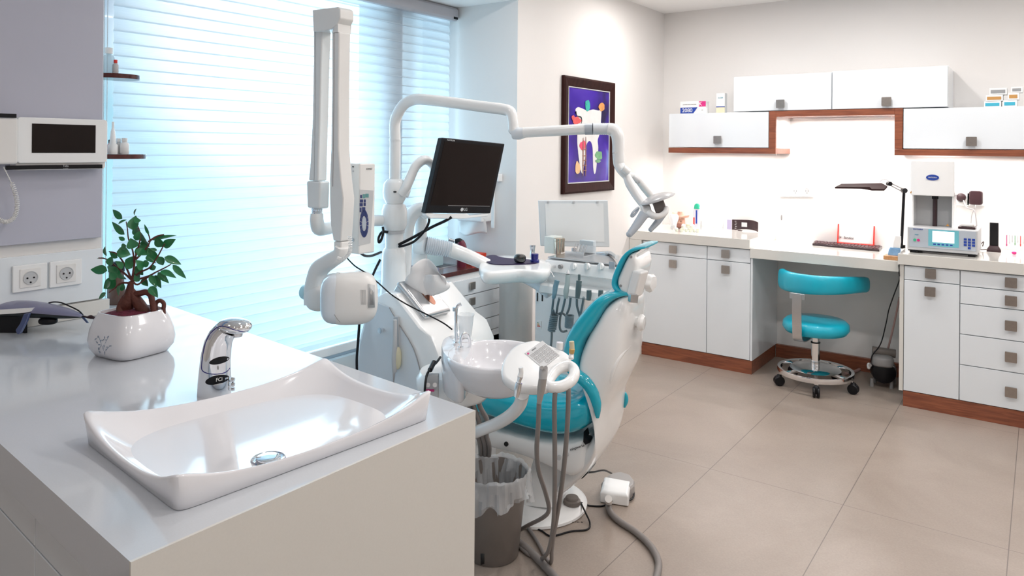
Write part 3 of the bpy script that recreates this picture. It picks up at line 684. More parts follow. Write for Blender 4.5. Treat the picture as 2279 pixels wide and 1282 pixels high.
# furnace
zt_ = .8805
f0, f1 = ony(2019, 555, 4.86), ony(2176, 562, 4.86)
xf0, xf1, yf = f0.x, f1.x, 4.86
zf1 = ony(2100, 509, yf).z
t = thing('porcelain_furnace', 'white porcelain furnace tower standing on the right worktop above its blue control box', 'furnace', ((xf0+xf1)/2, 5.0, zt_))
cb = B().box((xf0, yf, zt_+.014), (xf1, yf+.30, zf1)).build('control_box', lgrey, t, bevel=.006)
lab(B().box((xf0+.012, yf-.0035, zt_+.034), (xf1-.008, yf, zf1-.006)).build('front_panel', tgrey, t, bevel=.001), 'pale blue grey front panel')
for xx in (xf0+.03, xf1-.03):
    for yy in (yf+.03, yf+.27): B().box((xx-.018, yy-.018, zt_), (xx+.018, yy+.018, zt_+.014)).build('foot', black, t)
lab(B().box((xf0+.004, yf-.001, zt_+.010), (xf1-.004, yf+.2, zt_+.0135)).build('base_shadow_gap', black, t), 'black sheet painted in as the shadow gap under the control box')  # black sheet put in for the shade under the control box
fx = lambda u: ony(u, 535, yf-.004).x
fz = lambda v: ony(2095, v, yf-.004).z
B().box((fx(2066), yf-.0045, fz(549)), (fx(2134), yf-.0036, fz(512))).build('display_surround', mat('cyan_panel', (.16, .50, .58), .4, noise=(9, .03)), t)
lab(B().box((fx(2075), yf-.0055, fz(540)), (fx(2124), yf-.0046, fz(515))).build('display', mat('lcd_display', (.82, .86, .9), .3, emit=(.8, .9, 1), es=.5, noise=(8, .1)), t), 'bright display')
for k in range(5): B().box((fx(2077+k*9.3), yf-.0052, fz(546)), (fx(2083+k*9.3), yf-.0046, fz(543))).build('soft_key', inkb, t)
for i in range(4):
    for j in range(4):
        if i == 3 and j != 1: continue
        u = 2145+j*9.2 if i < 3 else 2154
        if j < 3: B().box((fx(u), yf-.0052, fz(531.5+i*6.2)), (fx(u+6.6), yf-.0040, fz(526.8+i*6.2))).build('key', inkb, t)
for u, mt_ in ((2036, mat('green_button', (.05, .45, .25), .4, noise=(9, .05))), (2044, pink)):
    B().cyl((fx(u), yf-.0065, fz(538)), (fx(u), yf-.003, fz(538)), .008, n=18).build('round_button', mt_, t)
text('SINTEGRA', .011, (fx(2043), yf-.0042, fz(513.5)), X_, Z_, inkb, t); text('PRESS', .008, (fx(2040), yf-.0042, fz(526)), X_, Z_, inkc, t)
# tower
zT0 = zf1
yh = yf+.05
hx0, hx1 = ony(2026, 400, yh).x, ony(2124, 400, yh).x
zh0, zh1 = ony(2075, 436, yh).z, ony(2075, 358.5, yh).z
hd = B(); 
for_pts = [(hx0, 0), (hx0+.01, -.004), ((hx0+hx1)/2, -.012), (hx1-.01, -.004), (hx1, 0), (hx1, .24), (hx0, .24)]
hd.rings([[V((x, yh+y, z)) for x, y in for_pts] for z in (zh0, zh1-.012, zh1)]); hd.build('furnace_head', wplast, t, bevel=.004)
bx0 = ony(2036, 470, yh+.12).x
lab(B().box((bx0, yh+.14, zf1+.0005), (ony(2125, 470, yh+.1).x, yh+.20, zh0)).build('back_column', lgrey, t), 'grey rear column')
B().box((bx0-.004, yh+.04, zf1+.0005), (bx0+.004, yh+.14, zh0)).build('side_guard', wplast, t); B().box((hx1-.012, yh+.02, zf1+.0005), (hx1-.004, yh+.14, zh0)).build('side_guard', wplast, t)
px_ = ony(2081, 470, yh+.08).x
lab(B().cyl((px_, yh+.08, zf1+.0005), (px_, yh+.08, zh0+.005), .0125, n=24).build('lift_rod', brownb, t), 'dark lift rod')
B().cyl((px_, yh+.08, zh0-.022), (px_, yh+.08, zh0-.001), .017, n=24).build('lift_head', black, t)
lp = V(((ony(2076, 395, yh).x), yh-.0125, ony(2076, 395, yh).z))
lab(B().prism([lp+V((.033*math.cos(a), 0, .017*math.sin(a))) for a in [2*PI*k/36 for k in range(36)]], (0, -.001, 0)).build('logo_badge', inkb, t), 'blue oval badge'); text('SINTEGRA', .0095, lp+V((0, -.0018, 0)), X_, Z_, white, t)
for u, v, yy in ((2028, 428, yh-.003), (2109, 501, yf+.02)):
    p = ony(u, v, yy); B().prism([p+V((-.009, 0, -.006)), p+V((.009, 0, -.006)), p+V((0, 0, .009))], (0, .002, 0)).build('warning_triangle', brass, t)
t = thing('router_box', 'small grey device with dark base sitting on top of the furnace control box', 'device', (ony(2152, 505, yf+.10).x, yf+.12, zf1))
p = ony(2152, 503, yf+.1)
B().box((p.x-.04, yf+.05, zf1+.001), (p.x+.045, yf+.16, zf1+.014)).build('base', brownb, t, bevel=.002); B().box((p.x-.028, yf+.07, zf1+.0145), (p.x+.03, yf+.15, zf1+.028)).build('cover', wplast2, t, bevel=.003)

# cordless phone
pp = onz(2212, 553, zt_)
if pp.y > 5.22: pp = ony(2212, 553, 5.22); pp.z = zt_
t = thing('cordless_phone', 'black cordless phone standing upright in its charger right of the furnace', 'phone', pp)
B().rings([[pp+V((a*s_, c_*s_*.8, z)) for a, c_ in rrect(.036, .034, .01)] for z, s_ in ((0, 1), (.012, 1), (.035, .62))]).build('charger', brownb, t)
ph = B(); ph.rings([[pp+V((a, .012-z*.06+c_, z)) for a, c_ in rrect(.0225, .012, .008)] for z in (.02, .06, .12, .165, .172)]); ph.build('handset', black, t, bevel=.003)
lab(B().box(pp+V((-.014, -.0075, .128)), pp+V((.014, -.005, .148))).build('handset_screen', grey, t), 'grey screen')
B().tube([pp+V((-.035, 0, .01)), pp+V((-.07, -.01, .006)), pp+V((-.085, .01, .006)), pp+V((-.055, .04, .05)), pp+V((-.06, .06, .02))], .003, 6).build('cable', brownb, t)

# bur rack at the far right
br = ony(2262, 556, 5.25); br.z = zt_
t = thing('bur_holder', 'clear upright rack of thin coloured instruments at the right end of the worktop', 'rack', br)
B().box(br+V((-.055, 0, 0)), br+V((.09, .05, .006))).box(br+V((-.055, .02, .006)), br+V((-.052, .024, .10))).box(br+V((-.055, .02, .098)), br+V((.09, .024, .101))).build('rack_frame', clearp, t)
for k, (mt_, l_) in enumerate(((pink, .055), (lgrey, .04), (lgrey, .03), (G2, .045), (lgrey, .03), (red, .05), (lgrey, .035), (G2, .04), (grey, .03), (pink, .05))):
    x = br.x-.048+k*.0135
    B().cyl((x, br.y+.022, br.z+.098), (x, br.y+.022, br.z+.098-l_), .002, n=8).cyl((x, br.y+.022, br.z+.098-l_), (x, br.y+.022, br.z+.098-l_-.012), .0035, .002, n=8).build('instrument', mt_, t)
tp = ony(2252, 551, 5.20); tp.z = zt_
tag(B().sell(tp+V((.012, -.04, .008)), (.012, .01, .008), .8, .8).build('rubber_cup', pink), 'tiny crimson rubber cup lying beside the instrument rack', 'dental cup')

# desk items
zdk = .8295
kA, kB, kC, kD = onz(1808, 546, zdk), onz(1957, 560, zdk), onz(1964, 551, zdk), onz(1815, 536, zdk)
t = thing('keyboard', 'dark brown computer keyboard lying on the desk in front of the red card stand', 'keyboard', (kA+kC)/2)
B().rings([[p+V((0, 0, z)) for p in (kA, kB, kC, kD)] for z in (0, .014)]).build('base', brownb, t, bevel=.003)
kb = mat('keycaps', (.09, .045, .05), .5, noise=(9, .1))
for i in range(5):
    b = B()
    for j in range(19):
        a = (i+.12)/5*.9+.05; a2 = (i+.88)/5*.9+.05; c_ = (j+.1)/19*.96+.02; c2 = (j+.9)/19*.96+.02
        f_ = lambda c0, a0: kA*(1-c0)*(1-a0)+kB*c0*(1-a0)+kC*c0*a0+kD*(1-c0)*a0
        b.rings([[f_(c_, a)+V((0, 0, z)), f_(c2, a)+V((0, 0, z)), f_(c2, a2)+V((0, 0, z)), f_(c_, a2)+V((0, 0, z))] for z in (.0142, .0175)])
    b.build('key_row', kb, t)
c0, c1_ = onz(1863, 546, zdk), onz(1943, 552, zdk)
t = thing('card_stand', 'red card stand holding a white printed card behind the keyboard', 'stand', (c0+c1_)/2)
dx = (c1_-c0).normalized(); dn = V((-dx.y, dx.x, 0))
zt3 = P(1863, 499, (c0-CAM).dot(FW)).z
c0 = c0+dn*.015; c1_ = c1_+dn*.015
for c_, nm in ((c0, 'left'), (c1_, 'right')):
    B().prism([c_+dn*-.02, c_+dn*.05, c_+dn*.012+V((0, 0, zt3-zdk)), c_+dn*.004+V((0, 0, zt3-zdk))], dx*.007).build('side_bracket', red, t)
B().prism([c0+dn*-.02, c0+dn*.05, c0+dn*.05+V((0, 0, .006)), c0+dn*-.005+V((0, 0, .022)), c0+dn*-.02+V((0, 0, .02))], dx*(c1_-c0).length).build('tray', red, t)
q = [c0+dx*.006+dn*.0+V((0, 0, .023)), c1_-dx*.002+dn*.0+V((0, 0, .023)), c1_-dx*.002+dn*.014+V((0, 0, zt3-zdk-.006)), c0+dx*.006+dn*.014+V((0, 0, zt3-zdk-.003))]
lab(B().prism(q, dn*-.002).build('card', white, t), 'white printed card')
text('Dr. Sandoz', .022, c0+dx*.05+dn*-.001+V((0, 0, .055)), dx, Z_, inkk, t, shear=.2)
# desk lamp
lb = onz(1998, 553, zt_); dl = (lb-CAM).dot(FW)
t = thing('desk_lamp', 'black jointed desk lamp with a flat slim head clamped beside the furnace', 'lamp', lb)
k1 = P(2012, 424, dl-.01); k2 = P(1979, 409, dl-.05)
B().cyl(P(2006, 552, dl), P(2006, 545, dl), .022, n=20).cyl(P(2006, 553, dl), k1, .0085, n=14).build('lower_arm', black, t)
B().tube([k1+V((0, 0, .006)), k2+V((0, 0, .008))], .0035, 8, 1).tube([k1+V((0, 0, -.012)), k2+V((0, 0, -.006))], .0035, 8, 1).build('upper_arm', grey, t)
B().cyl(k1+FW*-.014, k1+FW*.014, .015, n=20).cyl(k2+FW*-.014, k2+FW*.014, .013, n=20).build('joint', black, t)
B().tube([P(1957, 408, dl-.05), P(1962, 401, dl-.05), P(1972, 400, dl-.05), P(1980, 405, dl-.05)], .0015, 6).build('wire_loop', grey, t)
hl = [P(1858, 416, dl-.14), P(1872, 409, dl-.02), P(1962, 407, dl-.02), P(1975, 414, dl-.05), P(1968, 421, dl-.12), P(1940, 421, dl-.15), P(1935, 417, dl-.15)]
B().prism(hl, (0, 0, -.010)).build('lamp_head', mat('matt_brown_metal', (.035, .018, .018), .75, spec=.15, noise=(20, .1)), t, bevel=.002)
B().tube([lb+V((.01, -.05, .0)), P(1999, 575, dl-.08), ony(2001, 605, 4.74), ony(2001, 625, 4.85), ony(1990, 655, 4.9), ony(1978, 690, 4.95), ony(1972, 720, 4.95), ony(1960, 765, 5.0), ony(1942, 790, 5.03), ony(1938, 806, 5.03)], .0035, 8).build('power_cable', black, t)
# wood block, blue packet
wbA = onz(1966, 577, zdk)
tag(B().box((wbA.x, wbA.y-.0, zdk), (-.676, wbA.y+.10, zdk+.022)).build('wooden_block', woody, bevel=.001), 'flat light wooden block at the right end of the desk below the lamp', 'block')
pk = V((-.715, wbA.y+.06, zdk+.0225))
t = thing('tissue_packet', 'blue and white plastic packet standing on the wooden block', 'packet', pk)
B().rings([[pk+V((a*s_+z*.2, c_*s_*.5, z)) for a, c_ in rrect(.03, .03, .01)] for z, s_ in ((0, 1), (.03, 1.05), (.045, .9))]).build('blue_pack', mat('pale_blue_plastic', (.22, .42, .68), .3, noise=(40, .4)), t)
lab(B().rings([[pk+V((a*s_+.01+z*.12, c_*s_*.4, z)) for a, c_ in rrect(.024, .03, .008)] for z, s_ in ((.046, .8), (.08, .8), (.115, .6))]).build('white_pack', white, t), 'white upper pouch')

# mirror stand + wire clips on desk
ms = onz(1742, 541, zdk)
t = thing('suction_stand', 'white rounded base with a slender upright holder on the desk', 'stand', ms)
B().lathe([(.05, 0), (.05, .01), (.042, .03), (.02, .042), (0, .044)], ms+V((0, .02, 0)), n=32).build('base', wplast, t)
B().cyl(ms+V((-.01, .02, .04)), ms+V((-.014, .02, .155)), .006, .004, n=12).build('stem', wplast, t)
B().sell(ms+V((-.015, .02, .175)), (.006, .006, .020), .8, .8).build('tip', grey, t)
for k, u in enumerate((1800, 1814, 1822, 1830)):
    p = onz(u, 537+k*1.2, zdk)
    tag(B().tube([p+V((-.008, 0, .001)), p+V((-.004, 0, .03)), p+V((0, 0, .006)), p+V((.006, 0, .045)), p+V((.008, .002, .002))], .0016, 6).build('wire_clip', pink if k in (1, 3) else steel), ('first', 'second', 'third', 'last')[k]+' tiny wire clasp from the left beyond the keyboard', 'clasp', 'wire clasps')

# things on the left worktop
zw = .8852
def clampy(u, v, z, ym=5.32):
    p = onz(u, v, z)
    if p.y > ym: p = ony(u, v, ym); p.z = z
    return p
def on_w(u, v): return clampy(u, v+3, zw)
# tooth model
p = on_w(1499, 508); 
t = thing('tooth_model', 'large white model tooth beside the clay figurine on the left worktop', 'model', p)
B().rings([[p+V((a*r_, c_*r_, z)) for a, c_ in [((1+.12*math.cos(4*th))*math.cos(th), (1+.12*math.cos(4*th))*math.sin(th)) for th in [2*PI*k/32 for k in range(32)]]] for z, r_ in ((.03, .020), (.05, .024), (.08, .034), (.1, .034), (.112, .026), (.108, .012))]).build('crown', ceram, t)
for sx in (-.013, .013): B().cyl(p+V((sx, 0, 0)), p+V((sx*.9, 0, .04)), .007, .012, n=14).build('root', ceram, t)
# clay figurine with hat
p = on_w(1514, 505)
t = thing('clay_figurine', 'small terracotta head figurine wearing a wide curled brim hat', 'figurine', p)
B().sell(p+V((0, 0, .045)), (.036, .032, .048), .9, .9).build('head', skinp, t)
h_ = B(); cc_ = p+V((.002, 0, .088)); rr_ = []
for r_, z in ((.001, .036), (.022, .034), (.026, .012), (.04, .0), (.062, .006), (.066, .012), (.060, -.004), (.03, -.010), (.001, -.01)):
    rr_.append([cc_+V((r_*math.cos(a), r_*.8*math.sin(a), z+ (.008*math.cos(2*a) if r_ > .045 else 0)-.006*math.cos(a)*(r_/.06))) for a in [2*PI*k/28 for k in range(28)]])
h_.rings(rr_).build('hat', skinp, t, sharp=70)
B().sell(p+V((.008, -.033, .045)), (.007, .010, .009), 1, 1).build('nose', skinp, t)
for sx in (-.008, .018): B().sell(p+V((sx, -.029, .056)), (.004, .004, .004), 1, 1, n=10, m_=8).build('eye', inkk, t)
B().sell(p+V((.004, -.028, .022)), (.026, .014, .016), .8, .8).build('beard', B1, t)
# jars
jl = mat('jar_glass', (.80, .84, .72), .15, alpha=.75, noise=(30, .1)); jars = [(1506, 512), (1516, 513), (1527, 512), (1536, 513), (1545, 513), (1553, 514), (1521, 509), (1531, 508), (1541, 509)]
for k, (u, v) in enumerate(jars):
    q = on_w(u, v); big = k > 5; r_ = .015 if big else .010; hh_ = .045 if big else .026
    t = thing('glass_jar', ('squat pale jar with a rounded lid' if big else 'tiny pale jar')+', '+('first', 'second', 'third', 'fourth', 'fifth', 'sixth', 'leftmost', 'middle', 'rightmost')[k]+(' of the back row by the figurine' if big else ' from the left in the front row before the figurine'), 'jar', q, 'small jars by the figurine')
    B().lathe([(r_*.9, 0), (r_, .003), (r_, hh_*.55), (r_*.8, hh_*.65)], q, n=20).build('jar_body', jl, t); B().lathe([(r_*.95, hh_*.66), (r_, hh_*.72), (r_*.8, hh_*.92), (0, hh_)], q, n=20).build('lid', yellow if k % 2 else white, t)
# toothpaste tube
q = on_w(1551, 503)
t = thing('toothpaste_tube', 'tall clear pack of toothpaste with green top and red and blue print', 'tube', q)
B().rings([[q+V((a, c_, z)) for a, c_ in rrect(w_, d_, .006)] for z, w_, d_ in ((0, .02, .016), (.04, .022, .016), (.12, .023, .014), (.155, .021, .01))]).build('pack', mat('clear_blister', (.75, .77, .88), .2, alpha=.6, noise=(30, .1)), t)
lab(B().rings([[q+V((a, c_-.001, z)) for a, c_ in rrect(w_, d_, .006)] for z, w_, d_ in ((.14, .022, .0135), (.168, .018, .012), (.18, .008, .01))]).build('green_top', mat('green_plastic', (.03, .45, .28), .4, noise=(20, .1)), t), 'green top')
lab(B().box(q+V((-.021, -.019, .02)), q+V((-.012, -.0165, .075))).build('red_print', red, t), 'red print'); lab(B().box(q+V((-.002, -.019, .03)), q+V((.008, -.0165, .13))).build('blue_print', inkb, t), 'blue print')
B().box(q+V((-.014, -.001, .188)), q+V((.012, .001, .191))).box(q+V((-.002, -.001, .178)), q+V((.001, .001, .19))).build('hanger', lgrey, t)
# cone
q = on_w(1611, 508)
tag(B().lathe([(.012, 0), (.0115, .004), (.001, .085)], q, n=16).build('grey_cone', lgrey), 'slim pointed grey cone standing left of the dark card holder', 'cone')
# curved dark card holder
ca, cb2 = on_w(1627, 507), on_w(1686, 512)
t = thing('curved_card_holder', 'curved dark maroon panel with white dots and a pale square window', 'holder', (ca+cb2)/2)
arc = [on_w(1629, 507), on_w(1638, 508.5), on_w(1650, 507), on_w(1664, 505.5), on_w(1677, 508), on_w(1687, 514)]
ar = crom(arc, 5); zH = .078
zl = [.075, .076, .078, .080, .078, .070]
def hgt(i): f_ = i/(len(ar)-1)*5; k = min(int(f_), 4); return zl[k]*(1-f_+k)+zl[k+1]*(f_-k)
def foot_(i): f_ = i/(len(ar)-1); return .001+.010*math.sin(PI*max(0, f_-.2)/.8)
B().rings([[p+V((0, 0, foot_(i))), p+V((0, 0, hgt(i))), p+V((0, .004, hgt(i))), p+V((0, .004, foot_(i)))] for i, p in enumerate(ar)]).build('panel', brownb, t)
w0 = ar[11]; 
lab(B().obox((ar[14]+ar[11])/2+V((0, -.004, .044)), (.020, .0015, .016), ((ar[14]-ar[11]).normalized(), (ar[14]-ar[11]).normalized().cross(Z_), Z_)).build('pale_window', lgrey, t), 'pale square window')
for i in (4, 5):
    for k in range(5): B().sell(ar[i]+V((.004*(k % 2), -.0015, .014+k*.0125)), (.0022, .0012, .0022), 1, 1, n=8, m_=6).build('white_dot', white, t)
lab(B().rings([[p+V((0, 0, z)) for p in (on_w(1618, 505), on_w(1628, 507), on_w(1628, 507)+V((0, .002, 0)), on_w(1618, 505)+V((0, .002, 0)))] for z in (.001, .072)]).build('side_leaf', mat('lilac_card', (.42, .38, .55), .5, noise=(20, .1)), t), 'lilac side leaf')
B().sell(on_w(1647, 511)+V((0, 0, .004)), (.018, .010, .004), .7, .9).build('foot_pad', brownb, t)
for k_, (u_, v_) in enumerate(((1561, 508),)):
    q = on_w(u_, v_); tag(B().cyl(q, q+V((0, 0, .062)), .006, .005, n=12).build('slim_vial', lgrey), 'slim grey vial standing just right of the toothpaste pack', 'vial')

# stool
bz = onz(1816, 858, 0); bz = V((bz.x, bz.y-.02, 0))
t = thing('saddle_stool', 'teal wheeled stool with a chrome foot ring and curved arm backrest in the knee space', 'stool', bz)
B().lathe([(.205, .085), (.223, .08), (.226, .095), (.223, .112), (.205, .108), (.205, .085)], bz, n=64, cap=False).build('foot_ring', chrome, t, sharp=50)
B().lathe([(.0, .118), (.03, .13), (.135, .124), (.150, .112), (.142, .106), (0, .106)], bz, n=48).build('base_dome', chrome, t)
for k in range(5):
    a = math.radians(-95+72*k+20); d = V((math.cos(a), math.sin(a), 0))
    B().tube([bz+d*.05+V((0, 0, .105)), bz+d*.15+V((0, 0, .085)), bz+d*.222+V((0, 0, .075))], [.014, .012, .011], 10).build('base_arm', chrome, t)
    wc = bz+d*.222+V((0, 0, .031)); ax_ = d.cross(Z_)
    b = B()
    for s_ in (-1, 1): b.lathe([(0, -.008), (.026, -.008), (.031, -.004), (.031, .005), (.026, .009), (0, .009)], wc+ax_*s_*.012, n=20, ax=(d, Z_, ax_))
    b.sell(wc+V((0, 0, .014)), (.018, .018, .026), .7, .9); b.build('caster', black, t)
B().lathe([(.026, .12), (.026, .275), (.021, .277), (.021, .33)], bz, n=28).build('gas_column', chrome, t)
lab(B().lathe([(.028, .272), (.028, .279)], bz, n=28).build('column_collar', black, t), 'black collar')
sc_ = bz+V((.0, .0, 0))
zs0 = .33
B().lathe([(0, zs0), (.13, zs0), (.178, zs0+.012), (.196, zs0+.038), (.192, zs0+.07), (.172, zs0+.088), (.1, zs0+.09), (0, zs0+.088)], sc_, n=48).build('seat', teal, t, sharp=80)
bp0 = P(1795, 752, 4.42); 
bpx = bz+V((-.06, -.20, 0))
bpx = V((bpx.x, bpx.y, 0))
b = B()
path = [(bz+V((-.03, -.03, .315))), (bz+V((-.05, -.14, .305))), (bz+V((-.055, -.205, .33))), (bz+V((-.055, -.22, .40))), (bz+V((-.055, -.23, .50))), (bz+V((-.052, -.235, .60)))]
pth = crom(path, 6); rg = []
for i, p in enumerate(pth):
    tt = (pth[min(i+1, len(pth)-1)]-pth[max(i-1, 0)]).normalized(); nn = tt.cross(X_).normalized()
    rg.append([p-X_*.027-nn*.003, p+X_*.027-nn*.003, p+X_*.027+nn*.003, p-X_*.027+nn*.003])
b.rings(rg).build('back_support', steel, t)
ab_ = [P(1738, 622, 4.72), P(1755, 628, 4.60), P(1790, 632, 4.47), P(1830, 634, 4.40), P(1870, 634, 4.42), P(1905, 633, 4.50), P(1930, 633, 4.60)]
aa = crom(ab_, 6); n_ = len(aa); rg = []
for i, p in enumerate(aa):
    f_ = i/(n_-1); tt = (aa[min(i+1, n_-1)]-aa[max(i-1, 0)]).normalized(); nn = tt.cross(Z_).normalized()
    hh_ = .066-.018*f_ ; hh_ *= (1-.85*max(0, (.04-f_)/.04)**2)*(1-.6*max(0, (f_-.96)/.04)**2); th_ = .026*min(1, (f_*22+.35), ((1-f_)*22+.35)); dz = (.012*(1-f_))-.01*math.sin(PI*f_)
    rg.append([p+nn*(th_*math.copysign(abs(math.cos(a))**.7, math.cos(a)))+Z_*(hh_*math.copysign(abs(math.sin(a))**.7, math.sin(a))+dz) for a in [2*PI*k/20 for k in range(20)]])
B().rings(rg).build('arm_backrest', teal, t, sharp=70)
pl_ = [p+V((0, 0, -.05)) for p in aa[6:-3]]
B().tube(pl_, .006, 8, 1).build('backrest_rail', wplast, t)
B().obox(bz+V((-.052, -.228, .592)), (.045, .006, .018)).build('bracket', steel, t, bevel=.003)

# compressor motor
cm = onz(1962, 862, 0)
t = thing('compressor_motor', 'small black and grey motor compressor on the floor beside the stool', 'motor', cm)
dF = V((.25, -.97, 0)).normalized(); dS = V((.97, .25, 0))
B().lathe([(0, -.08), (.06, -.08), (.072, -.06), (.076, 0), (.072, .05), (.066, .07), (.03, .082), (0, .084)], cm+V((0, .05, .098)), n=32, ax=(dS, Z_, dF)).build('motor_drum', black, t)
B().sell(cm+V((0, .02, .165)), (.062, .07, .035), .5, .5, ax=(dS, dF, Z_)).build('casing', grey, t)
B().cyl(cm+dS*-.06+V((0, .04, .215)), cm+dS*.07+V((0, .04, .208)), .026, n=24).build('air_filter', taupe, t)
for sx, sy_ in ((-.055, .0), (.055, .0), (-.055, .10), (.055, .10)): B().cyl(cm+dS*sx+V((0, sy_, 0)), cm+dS*sx+V((0, sy_, .05)), .012, .009, n=14).build('rubber_foot', grey, t)
for sx in (-.062, .062):
    B().cyl(cm+dS*sx+V((0, -.005, .135)), cm+dS*sx+V((0, -.02, .135)), .010, n=12).build('valve', steel, t)
lab(B().sell(cm+dS*-.072+V((0, 0, .125)), (.012, .015, .02), .8, .8).build('air_cap', wplast, t), 'white cap')
tag(B().tube([ony(2002, 662, 5.05), ony(1990, 720, 5.12), ony(1975, 780, 5.15), cm+V((.01, .05, .23))], .006, 10).build('air_hose', mat('pink_beige_hose', (.42, .27, .25), .5, noise=(30, .05))), 'thin pinkish air hose hanging down to the compressor', 'hose')
tag(B().tube([onz(1880, 832, .012), onz(1905, 826, .012), onz(1925, 815, .02), ony(1945, 808, 5.15)], .010, 10).build('floor_hose', MT['pink_beige_hose']), 'thick pinkish hose on the floor between stool and compressor', 'hose')

# ------------------------------------------------------------------ dental unit: cabinet, column and arms
COL = P(877, 600, 3.25); COL.z = 0
bluew = mat('cool_white_window_tint', (.74, .79, .84), .2, coat=.5, noise=(6, .012))  # cool white; for the console door the window's bluish light is in the colour
YC0, YC1 = 2.12, 2.48
t = thing('dental_unit', 'white dental unit console with sloped top and tall round column beside the window', 'dental unit', (-2.15, 2.3, 0))
pf = [ony(u, v, YC0) for u, v in ((788, 860), (797, 760), (812, 700), (835, 662), (856, 650), (878, 655), (934, 728), (958, 748), (975, 790), (982, 860))]
pf = [(p.x, p.z) for p in pf]; pf = [(pf[0][0], 0)]+pf+[(pf[-1][0], 0)]
def xzprism(pts, y0, y1, e=.02):
    b = B(); cx_ = sum(p[0] for p in pts)/len(pts); cz = sum(p[1] for p in pts)/len(pts)
    def sh(k): return [V((cx_+(x-cx_)*(1-k/.25), 0, cz+(z-cz)*(1-k/.4))) for x, z in pts]
    rg = []
    for y, k in ((y0, e), (y0+e*.35, e*.3), (y0+e, 0), (y1-e, 0), (y1-e*.35, e*.3), (y1, e)): rg.append([p+V((0, y, 0)) for p in sh(k)])
    return b.rings(rg)
xzprism(pf, YC0, YC1, .012).build('console_body', wplast, t, sharp=35)
# front door panel with groove
pd = [(ony(u, v, YC0-.003)) for u, v in ((796, 900), (802, 770), (818, 705), (838, 672), (868, 684), (884, 712), (922, 775), (940, 840), (945, 900))]
B().prism(pd, (0, -.004, 0)).build('door_panel', bluew, t, bevel=.0015)
B().tube([p+V((0, -.0045, 0)) for p in [ony(u, v, YC0-.003) for u, v in ((868, 684), (884, 712), (922, 775), (940, 840), (945, 900))]], .0018, 6, 3).build('panel_groove', grey, t)
q = ony(852, 734, YC0-.008)
lab(B().cyl(q, q+V((0, -.018, 0)), .008, .012, n=20).build('knob', chrome, t), 'small chrome knob')
pl_ = [ony(u, v, YC0-.014) for u, v in ((875, 705), (886, 705), (889, 780), (886, 820), (875, 820), (872, 780))]
B().prism(pl_, (0, .008, 0)).build('handpiece_holder', lgrey, t, bevel=.003)
# column
def cz(v, d=3.25): return P(877, v, d).z
B().lathe([(.066, .78), (.060, cz(650)), (.055, cz(620)), (.053, cz(570)), (.050, cz(558)), (.043, cz(551))], COL, n=36).build('column_sleeve', wplast, t, sharp=60)
B().lathe([(.040, cz(551)), (.040, cz(512))], COL, n=32).build('column_tube', wplast, t)
lab(B().lathe([(.045, cz(519)), (.045, cz(512))], COL, n=32).build('grey_ring', lgrey, t), 'grey ring')
B().lathe([(.045, cz(511.5)), (.056, cz(500)), (.056, cz(468)), (.048, cz(456)), (.040, cz(453))], COL, n=36).build('lower_joint', wplast, t, sharp=60)
B().lathe([(.038, cz(452.5)), (.050, cz(440)), (.053, cz(425)), (.048, cz(408)), (.032, cz(398))], COL, n=36).build('upper_joint', wplast, t, sharp=60)
lab(B().sell(P(879, 427, 3.195), (.007, .004, .0035), .6, .6, ax=(R0, FW, Z_)).build('latch', inkk, t), 'small black latch')
B().lathe([(.0245, cz(399)), (.0245, cz(311))], COL, n=28).build('upper_tube', wplast, t)
# assistant drum and bowl carrier
dc = P(1010, 858, 2.62)
B().lathe([(.02, -.20), (.055, -.05), (.12, -.038), (.132, -.02), (.134, .035), (.12, .055), (.05, .06)], dc, n=40).build('bowl_carrier', wplast, t, sharp=50)
B().cyl(V((dc.x-.09, dc.y+.0, 0)), V((dc.x-.09, dc.y+.0, dc.z-.0)), .045, n=32).build('lower_column', wplast2, t)
q0, q1 = P(946, 886, 2.46), P(977, 832, 2.46)
cpn = (q0+q1)/2
lab(B().obox(cpn, ((q1-q0).dot(R0)/2, .012, (q1.z-q0.z)/2), (R0, FW, Z_)).build('control_panel', lgrey, t, bevel=.004), 'grey control panel with two round knobs and a pink label')
for u in (952.5, 968): B().cyl(P(u, 857, 2.446), P(u, 857, 2.425), .0075, n=18).build('panel_knob', steel, t)
lab(B().obox(P(957, 869, 2.446), (.014, .001, .0035), (R0, FW, Z_)).build('pink_label', pink, t), 'pink label')
lab(B().tube([P(980, 795, 2.55), P(972, 806, 2.50), P(960, 818, 2.45), P(950, 835, 2.42), P(946, 860, 2.40), P(945, 890, 2.40)], .0042, 8).build('black_cable', black, t), 'black cable in front of the control panel')
B().tube([P(966, 806, 2.485), P(957, 824, 2.44)], .0085, 10, 1).build('ferrite_bead', black, t)

# spittoon
def EL(u, v, z): return onz(u, v, z)
t = thing('spittoon', 'white oval spittoon bowl with thin chrome water pipes beside the dental chair', 'spittoon', (-1.7, 2.0, .6))
RZ = .795
sc0 = onz(1106, 790, RZ); rx, ry = .160, .175
axs = (R0, FW, Z_)
prof = [(.25, -.118), (.5, -.114), (.72, -.095), (.92, -.052), (1.0, -.012), (1.0, 0.0), (.97, .006), (.93, .004), (.90, -.008), (.84, -.045), (.72, -.072), (.5, -.088), (.2, -.096), (0, -.097)]
B().rings([[sc0+R0*(rx*r*math.cos(a)*(1.0 if math.cos(a) > 0 else 1.02))+FW*(ry*r*math.sin(a))+Z_*z for a in [2*PI*k/56 for k in range(56)]] for r, z in prof]).build('bowl', ceram, t, sharp=70)
hp = P(1010, 780, 2.66)
pts = [(983, 762), (992, 750), (1012, 745), (1040, 750), (1052, 764), (1045, 786), (1030, 805), (1005, 800), (986, 785)]
top = [onz(u, v, .80) for u, v in pts]; top = crom(top, 4, True)
